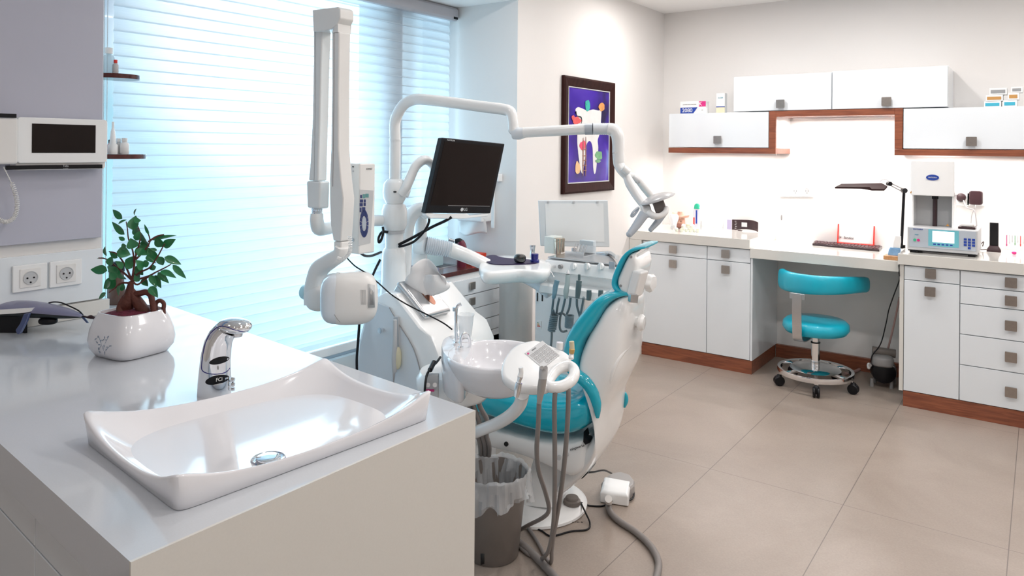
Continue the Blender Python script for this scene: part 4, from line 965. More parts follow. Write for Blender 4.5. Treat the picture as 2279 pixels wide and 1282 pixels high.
cc_ = sum(top, V((0, 0, 0)))/len(top)
B().rings([[cc_+(p-cc_)*k+V((0, 0, z)) for p in top] for z, k in ((-.145, .75), (-.13, .92), (-.08, 1), (-.01, 1), (0, .95), (.0005, .5))]).build('tube_block', ceram, t, sharp=60)
# chrome pipes
g0 = onz(1016, 767, .80); dg = (g0-CAM).dot(FW)
B().tube([g0, P(1015, 730, dg), P(1015, 695, dg), P(1017, 683, dg), P(1022, 678, dg)], .0055, 10).build('cup_filler_pipe', chrome, t)
B().cyl(P(1013, 692, dg), P(1013, 684, dg), .009, n=14).cyl(P(1019, 680, dg), P(1026, 677, dg), .006, n=12).cyl(g0, g0+V((0, 0, .008)), .012, n=18).build('cup_filler_nozzle', chrome, t)
g1 = onz(1025, 777, .80); d1 = (g1-CAM).dot(FW)
B().tube([g1, P(1026, 755, d1), P(1031, 743, d1), P(1038, 742, d1+.01), P(1044, 752, d1+.02), P(1046, 780, d1+.03)], .0045, 10).cyl(g1, g1+V((0, 0, .008)), .010, n=18).build('rinse_pipe', chrome, t)
q = onz(1030, 757, .8005)
B().lathe([(.034, 0), (.034, .0025), (.028, .0025), (.027, .0008)], q+R0*.0, n=32, cap=False).build('cup_ring', ceram, t)
cpb = onz(1027, 752, .801)+R0*.012+FW*.03
tag(B().lathe([(.0215, .002), (.022, 0), (.030, .072), (.0325, .074), (.0325, .077), (.0295, .076), (.0212, .003)], cpb, n=32, cap=False).build('plastic_cup', cup, sharp=80), 'small clear plastic cup standing behind the thin chrome pipe of the spittoon', 'cup')

# tissue box on the slope
tA, tB, tC = ony(872, 652, 2.16), ony(932, 728, 2.16), None
ex = (tB-tA).normalized(); ey = Y_; ez = ex.cross(ey)
if ez.z < 0: ez = -ez
t = thing('tissue_box', 'silver metal tissue box lying on the sloped top of the dental unit', 'tissue box', tA)
LX = (tB-tA).length; o0 = tA+ez*.002; LY = .15
def tb(a, b_, c_): return o0+ex*(a*LX)+ey*(b_*LY)+ez*c_
def tlay(k, z): return [tb(a, b_, z) for a, b_ in ((k, k), (1-k, k), (1-k, 1-k), (k, 1-k))]
B().rings([tlay(0, .0), tlay(0, .045)]).build('lower_shell', steel, t, bevel=.006)
B().rings([tlay(-.015, .0455), tlay(-.015, .058), tlay(.05, .066)]).build('lid', steel, t, bevel=.005)
lab(B().prism([tb(.5+.30*math.cos(a), .55+.14*math.sin(a), .0665) for a in [2*PI*k/28 for k in range(28)]], ez*.0008).build('slot', mat('copper_slot', (.35, .17, .12), .3, metal=1, noise=(9, .1)), t), 'oval copper coloured slot')
tis = thing('tissue', 'crumpled white tissue pulled up out of the silver tissue box', 'tissue', tb(.5, .55, .067))
tc_ = tb(.52, .55, .068); n_ = 14; grid = []
random.seed(3)
for i in range(n_+1):
    row = []; h = i/n_
    for j in range(n_+1):
        w_ = j/n_*2-1; wd_ = (.022+.078*math.sin(min(1, h*1.25)*PI*.75))
        x = w_*wd_*(1-.3*h); y = .020*math.sin(w_*3.2+h*1.5)*(.4+h); z = .145*h-.030*w_**2*h
        row.append(tc_+R0*(x-.012*h)+FW*y+Z_*z)
    grid.append(row)
B().rings(grid, cap=False, closed=False).build('folded_sheet', tissue, tis, sharp=25, solid=.0006)
g2 = [[p*1 for p in r] for r in grid]
B().rings([[tc_+R0*((p-tc_).dot(R0)*.9+.024*h2_/n_+.01)-Z_*0+FW*((p-tc_).dot(FW)*-1-.012)+Z_*((p-tc_).z*.62) for p in r] for h2_, r in enumerate(grid)], cap=False, closed=False).build('front_fold', tissue, tis, sharp=25, solid=.0006)

# tall dark cable and hanging handpiece
tag(B().tube([P(800, 716, 3.02), P(797, 760, 3.02), P(794, 800, 3.0), P(795, 850, 3.0), P(796, 950, 3.0)], .0055, 8).build('black_cable', black), 'thick black cable running down the left edge of the dental unit console', 'cable')
hd_ = P(881, 760, 2.93)
t = thing('scaler_handpiece', 'cream and grey handpiece hanging on the white door coloured by the window light of the dental unit', 'handpiece', P(881, 850, 2.93))
dh = (ony(880, 780, YC0-.03)-CAM).dot(FW)
B().tube([P(879, 712, dh), P(879, 760, dh), P(878, 800, dh), P(878, 828, dh)], [.008, .010, .012, .009], 12).build('grip', lgrey, t)
B().sell(P(884, 797, dh+.005), (.017, .014, .045), .8, .8, ax=axs).build('cream_cap', yellow, t)
B().cyl(P(877, 828, dh), P(876, 856, dh), .0065, .002, n=12).build('tip', steel, t)

# ------------------------------------------------------------------ lamp arm and operating lamp
t = thing('operating_lamp', 'white operating lamp on a long bent arm reaching right above the dental chair', 'lamp', P(1440, 470, 2.85))
ptsA = [(COL+V((0, 0, cz(311)))), P(879, 275, 3.25), P(886, 252, 3.24), P(900, 232, 3.22), P(922, 222, 3.20), P(950, 222, 3.17), P(1010, 229, 3.13), P(1070, 237, 3.09), P(1118, 243, 3.05), P(1136, 250, 3.03), P(1141, 268, 3.02), P(1142, 284, 3.02)]
B().tube(ptsA, [.0245]*8+[.024, .0235, .021, .021], 20, 6).build('bent_arm', wplast, t, sharp=60)
B().lathe([(.0262, -.004), (.0262, .004)], COL+V((0, 0, cz(311))), n=28).build('arm_ring', wplast, t)
B().tube([P(1142, 272, 3.02), P(1143, 288, 3.02), P(1150, 296, 3.01)], [.021, .023, .018], 18).build('elbow', wplast, t)
B().tube([P(1143, 297, 3.02), P(1156, 297, 3.01), P(1172, 295, 3.0)], [.024, .026, .018], 18, 3).build('knuckle', bluew, t)
B().tube([P(1166, 295, 3.0), P(1306, 287, 2.92)], .0215, 20, 1).build('spring_arm', wplast, t)
lab(B().tube([P(1302, 287.5, 2.92), P(1319, 287, 2.915)], .0232, 20, 1).build('grey_collar', tgrey, t), 'pale blue grey collar')
b = B(); pr_ = []
for k in range(19): pr_.append((1319+k*2, .0225 if k % 2 else .0242))
b.tube([P(u, 287, 2.915) for u, r in pr_], [r for u, r in pr_], 20, 1); b.build('ribbed_sleeve', bluew, t, sharp=80)
B().tube([P(1353, 287, 2.91), P(1366, 290, 2.905), P(1374, 302, 2.90), P(1376, 322, 2.90), P(1376, 340, 2.90)], [.0245, .026, .025, .0235, .0235], 20).build('wrist_elbow', wplast, t)
B().tube([P(1376, 340, 2.90), P(1377, 356, 2.90), P(1378, 366, 2.90), P(1384, 378, 2.89), P(1395, 392, 2.88)], [.0232, .0232, .022, .0205, .017], 20).build('wrist', wplast, t)
B().tube([P(1386, 373, 2.85), P(1400, 385, 2.85)], .0145, 18, 1).build('pivot_pin', wplast, t, bevel=.003)
B().tube([P(1393, 388, 2.88), P(1402, 408, 2.87), P(1415, 430, 2.86), P(1430, 452, 2.84), P(1437, 464, 2.83)], [.014, .0195, .0195, .0175, .016], 20).build('fork_arm', wplast, t)
B().tube([P(1397, 388, 2.90), P(1412, 393, 2.93), P(1421, 402, 2.96), P(1434, 418, 2.98), P(1452, 440, 3.0), P(1462, 456, 3.0)], [.010, .013, .014, .016, .016, .014], 20).build('rear_fork_arm', wplast, t)
lab(B().sell(P(1415, 399, 2.92), (.021, .02, .012), .9, .9, ax=((R0*.75-UP*.66).normalized(), FW, (R0*.66+UP*.75).normalized())).build('grey_cap', lgrey, t), 'grey oval cap')
B().tube([P(1428, 472, 2.80), P(1448, 468, 2.80)], .027, 24, 1).build('pivot_drum', wplast, t, bevel=.006)
# shade
ax1 = (R0*.92+UP*.33-FW*.15).normalized(); ax2 = FW-ax1*FW.dot(ax1); ax2.normalize(); ax3 = ax1.cross(ax2)*-1
if ax3.z < 0: ax3 = -ax3
sc1 = P(1464, 443, 2.80); L1 = .068
rg = []
for k in range(13):
    f_ = k/12*2-1; w_ = .075*math.sqrt(max(0, 1-abs(f_)**2.6))+.004; hgt_ = .020*(1-f_*f_)
    rg.append([sc1+ax1*(f_*L1)+ax2*(w_*math.cos(a))+ax3*(hgt_*math.sin(a)) for a in [PI*q_/14 for q_ in range(15)]]+[sc1+ax1*(f_*L1)+ax2*(-w_*.98+2*w_*.98*q_/8)+ax3*(-.0035+.003*math.sin(PI*q_/8)) for q_ in range(1, 8)])
B().rings(rg).build('reflector_shell', mat('silver_grey_plastic', (.42, .42, .43), .3, coat=.4, noise=(9, .04)), t, sharp=50)
lab(B().obox(P(1467, 457, 2.80), (.022, .035, .026), (ax1, ax2, ax3)).build('lamp_housing', mat('dark_taupe_gloss', (.16, .14, .135), .2, coat=.5, noise=(9, .06)), t, bevel=.006), 'dark glossy bulb housing')
B().tube([P(1444, 474, 2.76), P(1456, 481, 2.74), P(1470, 480, 2.74), P(1481, 472, 2.75), P(1483, 462, 2.77)], [.014, .013, .011, .011, .009], 16).build('front_yoke', wplast, t)
hgm = mat('blue_grey_grip', (.50, .56, .63), .35, coat=.3, noise=(12, .03))
B().tube([P(1434, 476, 2.74), P(1416, 502, 2.73), P(1402, 520, 2.72)], [.019, .0155, .012], 18, 5).sell(P(1401, 521, 2.72), (.0125, .0125, .012), 1, 1).build('handle', hgm, t)
B().tube([P(1479, 473, 2.80), P(1464, 493, 2.79), P(1449, 510, 2.78)], [.012, .0125, .009], 18, 5).sell(P(1448.5, 511, 2.78), (.0095, .0095, .009), 1, 1).build('handle', hgm, t)
B().tube([P(1421, 462, 2.80), P(1410, 471, 2.79), P(1405, 480, 2.79), P(1409, 481, 2.79), P(1418, 470, 2.80)], .0045, 10, closed=True).build('handle_loop', hgm, t)

# ------------------------------------------------------------------ monitor
ds = [3.1*k for k in (1.0234, 1.1094, 1.0859, 1.0)]
mc = [P(u, v, d) for (u, v), d in zip(((985, 306), (1124, 320), (1092, 475), (947, 474)), ds)]
mx = (mc[1]-mc[0]).normalized(); mz = (mc[0]-mc[3]).normalized(); mn = mx.cross(mz)
if mn.dot(FW) > 0: mn = -mn       # towards the viewer
t = thing('flat_monitor', 'black flat monitor tilted on a white curved arm of the dental unit', 'monitor', sum(mc, V((0, 0, 0)))/4)
W_, H_ = (mc[1]-mc[0]).length, (mc[0]-mc[3]).length
def mp_(a, b_, c_=0): return mc[3]+mx*(a*W_)+mz*(b_*H_)+mn*c_
B().prism([mp_(0, 0), mp_(1, 0), mp_(1, 1), mp_(0, 1)], mn*-.035).build('bezel', black, t, bevel=.005)
lab(B().prism([mp_(.04, .10, .0006), mp_(.955, .10, .0006), mp_(.955, .95, .0006), mp_(.04, .95, .0006)], mn*.0006).build('screen', screen, t), 'dark blank screen')
lab(B().prism([mp_(.30, .098, .0012), mp_(.955, .098, .0012), mp_(.955, .104, .0012), mp_(.30, .104, .0012)], mn*.0006).build('screen_lip', grey, t), 'thin grey line under the screen')
text('FLATRON', .010, mp_(.13, .972, .0015), mx, mz, lgrey, t)
text('LG', .018, mp_(.58, .05, .0015), mx, mz, lgrey, t)
lab(B().prism([mp_(.525+.022*math.cos(a), .05+.024*math.sin(a), .0006) for a in [2*PI*k/20 for k in range(20)]], mn*.0008).build('logo_disc', lgrey, t), 'round logo mark')
lab(B().rings([[mp_(a, b_, c_) for a, b_ in ((.02, -.001), (.3, -.012), (.62, -.004), (.68, -.028), (.98, -.004), (.98, -.04), (.6, -.075), (.1, -.075), (.02, -.03))] for c_ in (-.003, -.032)]).build('chin', wplast, t, bevel=.004), 'white plastic chin')
B().prism([mp_(.25, .25, -.0355), mp_(.75, .25, -.0355), mp_(.75, .75, -.0355), mp_(.25, .75, -.0355)], mn*-.03).build('rear_housing', black, t, bevel=.008)
ma = [P(893, 432, 3.22), P(903, 418, 3.22), P(912, 398, 3.24), P(925, 370, 3.27), P(945, 356, 3.30), P(962, 366, 3.33), P(967, 390, 3.35), P(966, 415, 3.37)]
B().tube(ma, [.024, .022, .022, .022, .022, .020, .018, .018], 18).build('curved_arm', wplast, t, sharp=60)
B().tube([P(893, 424, 3.22), P(911, 430, 3.23)], .022, 20, 1).build('arm_socket', wplast, t, bevel=.004)
B().tube([P(966, 405, 3.37), mp_(.45, .5, -.09), mp_(.5, .5, -.06)], .02, 16).build('monitor_mount', wplast, t)
B().tube([P(1005, 483, 3.2), P(990, 492, 3.2), P(960, 506, 3.2), P(920, 528, 3.2), P(887, 545, 3.2)], .0065, 8).build('power_cable', black, t)
B().tube([P(952, 476, 3.15), P(955, 492, 3.15), P(946, 512, 3.15), P(925, 535, 3.17), P(905, 545, 3.18), P(888, 549, 3.2)], .0055, 8).build('signal_cable', black, t)
tag(B().tube([P(852, 505, 3.19), P(853, 518, 3.18), P(848, 535, 3.17), P(843, 539, 3.17), P(843, 528, 3.18), P(851, 516, 3.19), P(864, 517, 3.19)], .0055, 8).build('looped_cable', black), 'short black cable looped in the air left of the dental unit column', 'cable')
tag(B().tube([P(801, 562, 2.9), P(812, 569, 2.95), P(828, 569, 3.05), P(848, 561, 3.15)], .0055, 8).build('sagging_cable', black), 'black cable sagging from the control box to the dental unit column', 'cable')
tag(B().tube([P(846, 578, 3.18), P(837, 596, 3.16), P(829, 614, 3.14)], .0055, 8).build('slanted_cable', black), 'short black cable slanting down from the column behind the x-ray head', 'cable')

# ------------------------------------------------------------------ x-ray unit
t = thing('dental_xray_unit', 'white dental x-ray unit with folded double arm and rounded tube head before the blind', 'x-ray unit', P(757, 560, 2.72))
def zat(u, v, d): return P(u, v, d).z
def armsec(name, secs, mt_, dpt, y0, hy, bev=.006):
    """secs: list of (v, uL, uR): box of constant y range seen between two pixel columns"""
    rg = []
    for v, uL, uR in secs:
        a = ony(uL, v, y0); z = a.z
        # right silhouette lies on the rear right edge (x1, y0+2hy)
        c_ = ony(uR, v, y0+2*hy)
        x0, x1 = a.x, c_.x
        rg.append([V((x0, y0, z)), V((x1, y0, z)), V((x1, y0+2*hy, z)), V((x0, y0+2*hy, z))])
    return B().rings(rg).build(name, mt_, t, bevel=bev)
ya_ = P(757, 300, 2.72).y-.03
armsec('front_arm', [(72, 738, 781), (200, 738, 779), (330, 736, 779), (400, 733, 785), (440, 733, 790), (500, 735, 787), (536, 741, 784)], wplast2, 0, ya_, .028)
armsec('front_arm_foot', [(536.5, 742, 783), (566, 742, 783)], wplast2, 0, ya_+.002, .026)
armsec('rear_arm', [(60, 697, 738), (138, 697, 735), (260, 695, 732), (360, 690, 729), (402, 686, 728)], wplast2, 0, ya_+.01, .022)
armsec('rear_arm_foot', [(402.5, 681, 735), (463, 683, 733)], wplast2, 0, ya_+.008, .024, .008)
# cap over both arms
rg = []
y0 = ya_-.004; y1 = ya_+.062
cp_ = [(696, 22), (757, 14), (757, 62), (748, 74), (730, 80), (718, 77), (710, 72), (698, 70)]
c1_ = [ony(u, v, y0) for u, v in ((695, 22), (752, 15), (757, 20), (757, 40), (750, 55), (738, 64), (722, 69), (697, 71))]
B().prism(c1_, (0, y1-y0, 0)).build('top_cap', wplast2, t, bevel=.004)
armsec('top_cap_side', [(17, 752, 783), (34, 752, 783), (38, 753, 781), (73, 738, 781)], wplast2, 0, ya_-.002, .031, .005)
for (u, v0, v1) in ((743.5, 58, 415), (702, 70, 404)):
    B().tube([ony(u, v0, ya_-.0005), ony(u-.5, (v0+v1)/2, ya_-.0005), ony(u-3, v1, ya_-.0005)], .0012, 6, 3).build('seam', grey, t)
# ring + elbow
er = ony(705, 470, ya_+.03)
lab(B().lathe([(.021, -.012), (.022, -.008), (.020, -.005), (.022, -.002), (.020, .002), (.022, .008), (.018, .013)], er, n=28).build('swivel_ring', chrome, t), 'ribbed chrome swivel ring')
B().tube([er+V((0, 0, -.010)), ony(705, 492, ya_+.03), ony(710, 508, ya_+.05), ony(728, 508, ya_+.12), ony(748, 502, ya_+.20)], [.024, .026, .028, .026, .024], 20).build('base_elbow', wplast2, t)
B().tube([ony(745, 503, ya_+.18), P(790, 494, 3.08), P(830, 491, 3.2), P(866, 491, 3.25)], .025, 20).build('bracket_arm', wplast, t)
# control box
bx = [ony(765, 500, 1.90), ony(800, 500, 1.90)]
xb0, xb1 = bx[0].x, ony(800, 470, 1.90).x
YB0, YB1 = 1.90, onx(835, 470, xb1).y
zb0_, zb1_ = ony(800, 567, YB0).z, ony(800, 364, YB0).z
t2 = thing('xray_control_box', 'white control box with an oval blue keypad hanging beside the x-ray arm', 'control box', ((xb0+xb1)/2, (YB0+YB1)/2, zb0_))
B().box((xb0, YB0, zb0_), (xb1, YB1, zb1_)).build('casing', wplast2, t2, bevel=.006)
def kx(u, v, off=.001): p = onx(u, v, xb1+off); return p
lab(B().prism([kx(u, v, 0) for u, v in ((800, 422), (831, 424), (824, 541), (797, 547))], (.0012, 0, 0)).build('keypad_sheet', lgrey, t2), 'pale keypad sheet')
KS = 5.341
def kk(x, y): return 660+x/KS, 360+y/KS
keys = [((757, 395), (775, 432)), ((785, 385), (815, 432)), ((820, 380), (855, 425)), ((753, 448), (788, 485)), ((800, 448), (820, 485)), ((750, 492), (785, 530)), ((797, 490), (820, 525)), ((750, 545), (770, 600)), ((778, 540), (815, 590))]
for k, (a, c_) in enumerate(keys):
    B().prism([kx(*kk(a[0], a[1]), .0012), kx(*kk(c_[0], a[1]), .0012), kx(*kk(c_[0], c_[1]), .0012), kx(*kk(a[0], c_[1]), .0012)], (.0012, 0, 0)).build('key', mat('green_grey_key', (.12, .30, .30), .4, noise=(9, .05)) if k in (1, 2) else mat('indigo_key', (.03, .045, .16), .4, noise=(9, .05)), t2)
n_ = 18
for k in range(n_):
    a0, a1 = 2*PI*(k+.08)/n_, 2*PI*(k+.92)/n_
    def ev(a, s_): return kk(802+s_*52*math.sin(a), 735-s_*165*math.cos(a))
    B().prism([kx(*ev(a0, 1), .0012), kx(*ev(a1, 1), .0012), kx(*ev(a1, .55), .0012), kx(*ev(a0, .55), .0012)], (.0012, 0, 0)).build('oval_key', MT['indigo_key'], t2)
B().prism([kx(*kk(802+22*math.sin(a), 735-75*math.cos(a)), .0012) for a in [2*PI*k/24 for k in range(24)]], (.001, 0, 0)).build('oval_centre', tgrey, t2)
text('EXPERT', .009, kx(822, 376), Y_, Z_, grey, t2)
for v, r_, mt_ in ((371, .003, black), (381, .0035, lgrey), (534, .006, steel)):
    q = ony(786, v, YB0-.001); lab(B().cyl(q, q+V((0, -.002, 0)), r_, n=14).build('indicator', mt_, t2), 'small round indicator')
# coiled handset cord
cp = [P(779, 525, 2.62), P(780, 548, 2.62), P(778, 562, 2.62), P(770, 572, 2.62), P(758, 577, 2.62), P(750, 574, 2.62)]
cc = crom(cp, 30); hx_ = []
for i, p in enumerate(cc):
    a = i*1.05; tt = (cc[min(i+1, len(cc)-1)]-cc[max(i-1, 0)]).normalized(); n1 = tt.cross(FW).normalized(); n2_ = tt.cross(n1)
    hx_.append(p+(n1*math.cos(a)+n2_*math.sin(a))*.006)
B().tube(hx_, .0017, 5, 1).build('coiled_cord', wplast, t2)
# yoke
yk = [(762, 550, .0), (757, 566, .0), (736, 580, 0), (712, 598, 0), (704, 622, 0), (700, 650, 0), (702, 676, 0)]
yc = ya_+.012
pth = crom([ony(u, v, yc) for u, v, _ in yk], 6); rg = []
for i, p in enumerate(pth):
    f_ = i/(len(pth)-1); tt = (pth[min(i+1, len(pth)-1)]-pth[max(i-1, 0)]).normalized(); nn = tt.cross(Y_).normalized()
    w_ = .021+.021*f_; h_ = .026+.008*f_
    rg.append([p+nn*(w_*math.copysign(abs(math.cos(a))**.6, math.cos(a)))+Y_*(h_*math.copysign(abs(math.sin(a))**.6, math.sin(a))) for a in [2*PI*k/20 for k in range(20)]])
B().rings(rg).build('yoke', wplast2, t, sharp=60)
yend = ony(707, 662, yc)
B().sell(yend, (.052, .036, .050), .7, .8).build('yoke_hub', wplast2, t)
hc_ = ony(782, 662, yc+.0)
hx1 = (R0*.97+FW*.24).normalized(); hx2 = Z_.cross(hx1)
B().sell(hc_, (.094, .075, .094), .62, .62, ax=(hx1, hx2, Z_), n=40, m_=24).build('tube_head', wplast2, t, sharp=70)
B().sell(hc_-hx1*.038, (.072, .070, .0885), .6, .6, ax=(hx1, hx2, Z_), n=40, m_=24).build('head_rear_shell', bluew, t, sharp=70)
# seam ring around the head
hobj = [o for o in t.children if o.name.startswith('tube_head')][0]
hs = hit_pts([hobj], [(756, 608), (745, 620), (740, 640), (738, 665), (740, 690), (748, 706), (757, 717)], .0002)
if len(hs) > 4: B().tube([h[0] for h in hs], .0011, 6, 4).build('head_seam', grey, t)
lab(B().obox(ony(731.5, 670, yc-.075), (.006, .003, .008)).build('black_window', inkk, t), 'small black window')
for k in range(6):
    hs = hit_pts([hobj], [(803+k*2.0, 645), (804+k*2.0, 678)], .0008)
    if len(hs) == 2: B().tube([hs[0][0], hs[1][0]], .0006, 4, 1).build('caution_text_line', inkg, t)
hs = hit_pts([hobj], [(818, 632), (832, 635), (832, 684), (819, 684)], .0045)
if len(hs) == 4:
    lab(B().plate([h[0] for h in hs]).build('rating_label', lgrey, t, solid=.0006), 'printed rating label')
    for k in range(4):
        h2_ = hit_pts([hobj], [(822+k*2.6, 640+3*k), (822.5+k*2.6, 678)], .0052)
        if len(h2_) == 2: B().tube([h2_[0][0], h2_[1][0]], .0007, 4, 1).build('label_print', inkk, t)
lab(B().lathe([(0, 0), (.03, 0), (.032, .008), (.028, .03), (.0, .034)], yend+V((-.045, .0, .012)), ax=(Y_, Z_, -X_), n=24).build('cyan_cone', mat('clear_cyan_cap', (.45, .72, .80), .2, alpha=.8, noise=(9, .1)), t), 'pale cyan end cap')
cb_ = [P(722, 523, 2.75), P(726, 536, 2.72)]
tag(B().tube([P(772, 574, 2.70), P(790, 592, 2.68), P(815, 608, 2.66), P(840, 628, 2.66), P(862, 648, 2.70), P(880, 662, 2.72), P(910, 680, 2.72), P(950, 700, 2.66), P(985, 718, 2.60), P(1006, 733, 2.56)], .0026, 7).build('thin_cable', black), 'thin black cable strung from the x-ray box down to the spittoon', 'cable')

# ------------------------------------------------------------------ dental chair
TH = math.radians(25)
CA = (R0*math.cos(TH)-FW*math.sin(TH)).normalized(); CW = (FW*math.cos(TH)+R0*math.sin(TH)).normalized()   # backward and across
bc = onz(1217, 1126, 0)
CO = V((bc.x, bc.y, 0))
def onw(u, v, w):
    r = ray(u, v); k = (w+(CO-CAM).dot(CW))/r.dot(CW); return CAM+r*k
t = thing('dental_chair', 'white dental chair with teal cushions seen from behind its raised backrest', 'dental chair', CO)
def ribbon(name, mt, pairs, e=.42, far=False, sub=4, endk=(.0, .0), sharp=60, par=None, kk=.92, n=28):
    """pairs (u0,v0,u1,v1,hw): the first pixel lies on the near side, the second on the near (or far) side; sections are rounded blocks across the chair"""
    A_ = [onw(p[0], p[1], -p[4]*kk) for p in pairs]; B_ = [onw(p[2], p[3], p[4]*kk if far else -p[4]*kk) for p in pairs]
    flat = lambda q: V(((q-CO).dot(CA), 0, q.z))
    A2 = crom([flat(q) for q in A_], sub); B2 = crom([flat(q) for q in B_], sub); H2 = crom([V((p[4], 0, 0)) for p in pairs], sub)
    m_ = len(A2); rg = []
    def ring(i, k=1., sh=0.):
        c_ = (A2[i]+B2[i])/2; d = (B2[i]-A2[i])/2*k; hw = H2[i].x-(1-k)*d.length/max(k, .05)*.5
        j = i+1 if i < m_-1 else i; jj = i-1 if i > 0 else i
        tt = ((A2[j]+B2[j])/2-(A2[jj]+B2[jj])/2).normalized(); c_ = c_+tt*sh
        out = []
        for q in range(n):
            a = 2*PI*q/n; ca, sa = math.cos(a), math.sin(a)
            p = c_+d*math.copysign(abs(ca)**e, ca); w = hw*math.copysign(abs(sa)**e, sa)
            out.append(CO+CA*p.x+CW*w+Z_*p.z)
        return out
    l0 = (B2[0]-A2[0]).length/2*.5; l1 = (B2[-1]-A2[-1]).length/2*.5
    rg = [ring(0, .35, -l0*endk[0]), ring(0, .75, -l0*.7*endk[0])]+[ring(i) for i in range(m_)]+[ring(m_-1, .75, l1*.7*endk[1]), ring(m_-1, .35, l1*endk[1])]
    return B().rings(rg).build(name, mt, par or t, sharp=sharp)
# base plate
bq = CO-CA*.06
B().rings([[bq+CA*(r_*math.cos(a)*(1.28 if math.cos(a) < 0 else 1))+CW*(r_*math.sin(a))+Z_*z for a in [2*PI*k/56 for k in range(56)]] for r_, z in ((.205, 0), (.222, .004), (.222, .014), (.205, .026), (.17, .032), (.05, .036))]).build('base_plate', wplast, t, sharp=50)
text('A 190 G', .012, onz(1285, 1163, .0265)+V((0, 0, .001)), R0, FW, inkk, t)
lab(B().lathe([(.034, .031), (.036, .036), (.034, .046), (.027, .05), (.027, .056), (.024, .060), (0, .061)], onz(1273, 1116, .04)-V((0, 0, .04)), n=32).build('foot_button', taupe, t), 'round taupe foot button')
ribbon('lift_pillar', wplast, [(1190, 975, 1296, 975, .10), (1184, 1020, 1284, 1040, .10), (1172, 1060, 1258, 1072, .10), (1164, 1100, 1238, 1112, .10), (1160, 1122, 1232, 1130, .10)], e=.3)
ribbon('seat_carrier', wplast, [(1020, 987, 1020, 936, .165), (1060, 992, 1060, 942, .165), (1130, 1006, 1130, 960, .165), (1180, 1022, 1180, 972, .165), (1230, 1045, 1230, 978, .165), (1270, 1064, 1270, 978, .165), (1296, 1052, 1296, 972, .16), (1312, 1030, 1310, 965, .14)], e=.32, endk=(1, .4))
q = onw(1127, 988, -.166)
lab(B().cyl(q-CW*.004, q+CW*.01, .009, n=18).build('side_bolt', inkk, t), 'dark side bolt')
B().obox(onw(1253, 1018, -.160), (.028, .004, .030), (CA, CW, Z_)).build('side_control_plate', lgrey, t, bevel=.003)
for u, v in ((1246, 1017), (1262, 1010)): q = onw(u, v, -.162); B().cyl(q, q-CW*.012, .009, n=18).build('side_knob', lgrey, t)
text('mingzwerke', .013, onw(1284, 996, -.168), onw(1296, 990, -.166)-onw(1268, 999, -.166), Z_, inkk, t, shear=.3)
B().prism([onw(u, v, -.165) for u, v in ((1299, 961), (1302, 975), (1312, 986), (1303, 990), (1298, 984))], CW*.05).build('hinge_gap', black, t)
B().prism([onw(u, v, -.05) for u, v in ((1268, 1066), (1296, 1050), (1311, 1041), (1308, 1054), (1296, 1066))], CW*.10).build('connector_bracket', black, t, bevel=.004)
ribbon('seat_cushion', tealg, [(1018, 914, 1018, 852, .20), (1060, 924, 1060, 860, .21), (1130, 948, 1130, 874, .21), (1190, 967, 1190, 886, .21), (1240, 976, 1240, 890, .21), (1280, 970, 1280, 886, .205), (1306, 954, 1306, 890, .195)], e=.5, endk=(.8, .5))
ribbon('backrest_shell', wplast, [(1400, 657, 1431, 652, .115), (1374, 662, 1438, 664, .14), (1344, 684, 1439, 700, .165), (1324, 714, 1438, 740, .185), (1300, 751, 1433, 785, .20), (1284, 792, 1414, 826, .205), (1284, 826, 1400, 860, .205), (1302, 862, 1394, 900, .20), (1327, 902, 1386, 938, .19), (1330, 938, 1374, 965, .175), (1316, 972, 1350, 1000, .155), (1296, 1003, 1314, 1036, .14), (1262, 1036, 1280, 1060, .13)], e=.5, far=True, endk=(.6, .3), n=36)
ribbon('backrest_cushion', tealg, [(1396, 650, 1402, 660, .12), (1372, 648, 1384, 663, .145), (1345, 653, 1364, 672, .16), (1319, 667, 1346, 688, .175), (1288, 698, 1327, 720, .19), (1266, 727, 1312, 744, .20), (1251, 758, 1297, 766, .208), (1246, 790, 1288, 796, .212), (1251, 822, 1287, 816, .212), (1274, 850, 1302, 838, .21)], e=.5, endk=(.5, .3), n=36, kk=.96)
for nm_, pts_, w_ in (('cushion_side_wing', [(1276, 830), (1300, 846), (1318, 870), (1328, 900), (1330, 930)], -.205), ('cushion_side_wing', [(1381, 868), (1391, 880), (1393, 893), (1388, 905)], .17)):
    B().tube([onw(u, v, w_) for u, v in pts_], [k_*(1 if w_ < 0 else .45) for k_ in [.022, .024, .022, .018, .006][:len(pts_)]], 14, 5).build(nm_, tealg, t, sharp=70)
# rear knob, rib on the back
def back_hit(u, v):
    obs = [o for o in t.children if o.name.startswith('backrest_shell')]
    h = hit_pts(obs, [(u, v)], 0); return h[0] if h else (P(u, v, 2.7), -FW)
kp, kn = back_hit(1415, 716)
k1_ = kn.orthogonal().normalized(); k2_ = kn.cross(k1_)
B().lathe([(.018, -.012), (.020, .012), (.030, .014), (.033, .024), (.026, .034), (.0, .036)], kp, n=32, ax=(k1_, k2_, kn)).build('backrest_knob', wplast, t, sharp=50)
hs = hit_pts([o for o in t.children if o.name.startswith('backrest_shell')], [(1404, 770), (1385, 790), (1370, 815), (1360, 845), (1356, 875)], -.0095)
if len(hs) > 3: B().tube([h[0] for h in hs], [.010, .013, .013, .012, .008], 14).build('back_rib', wplast, t, sharp=80)
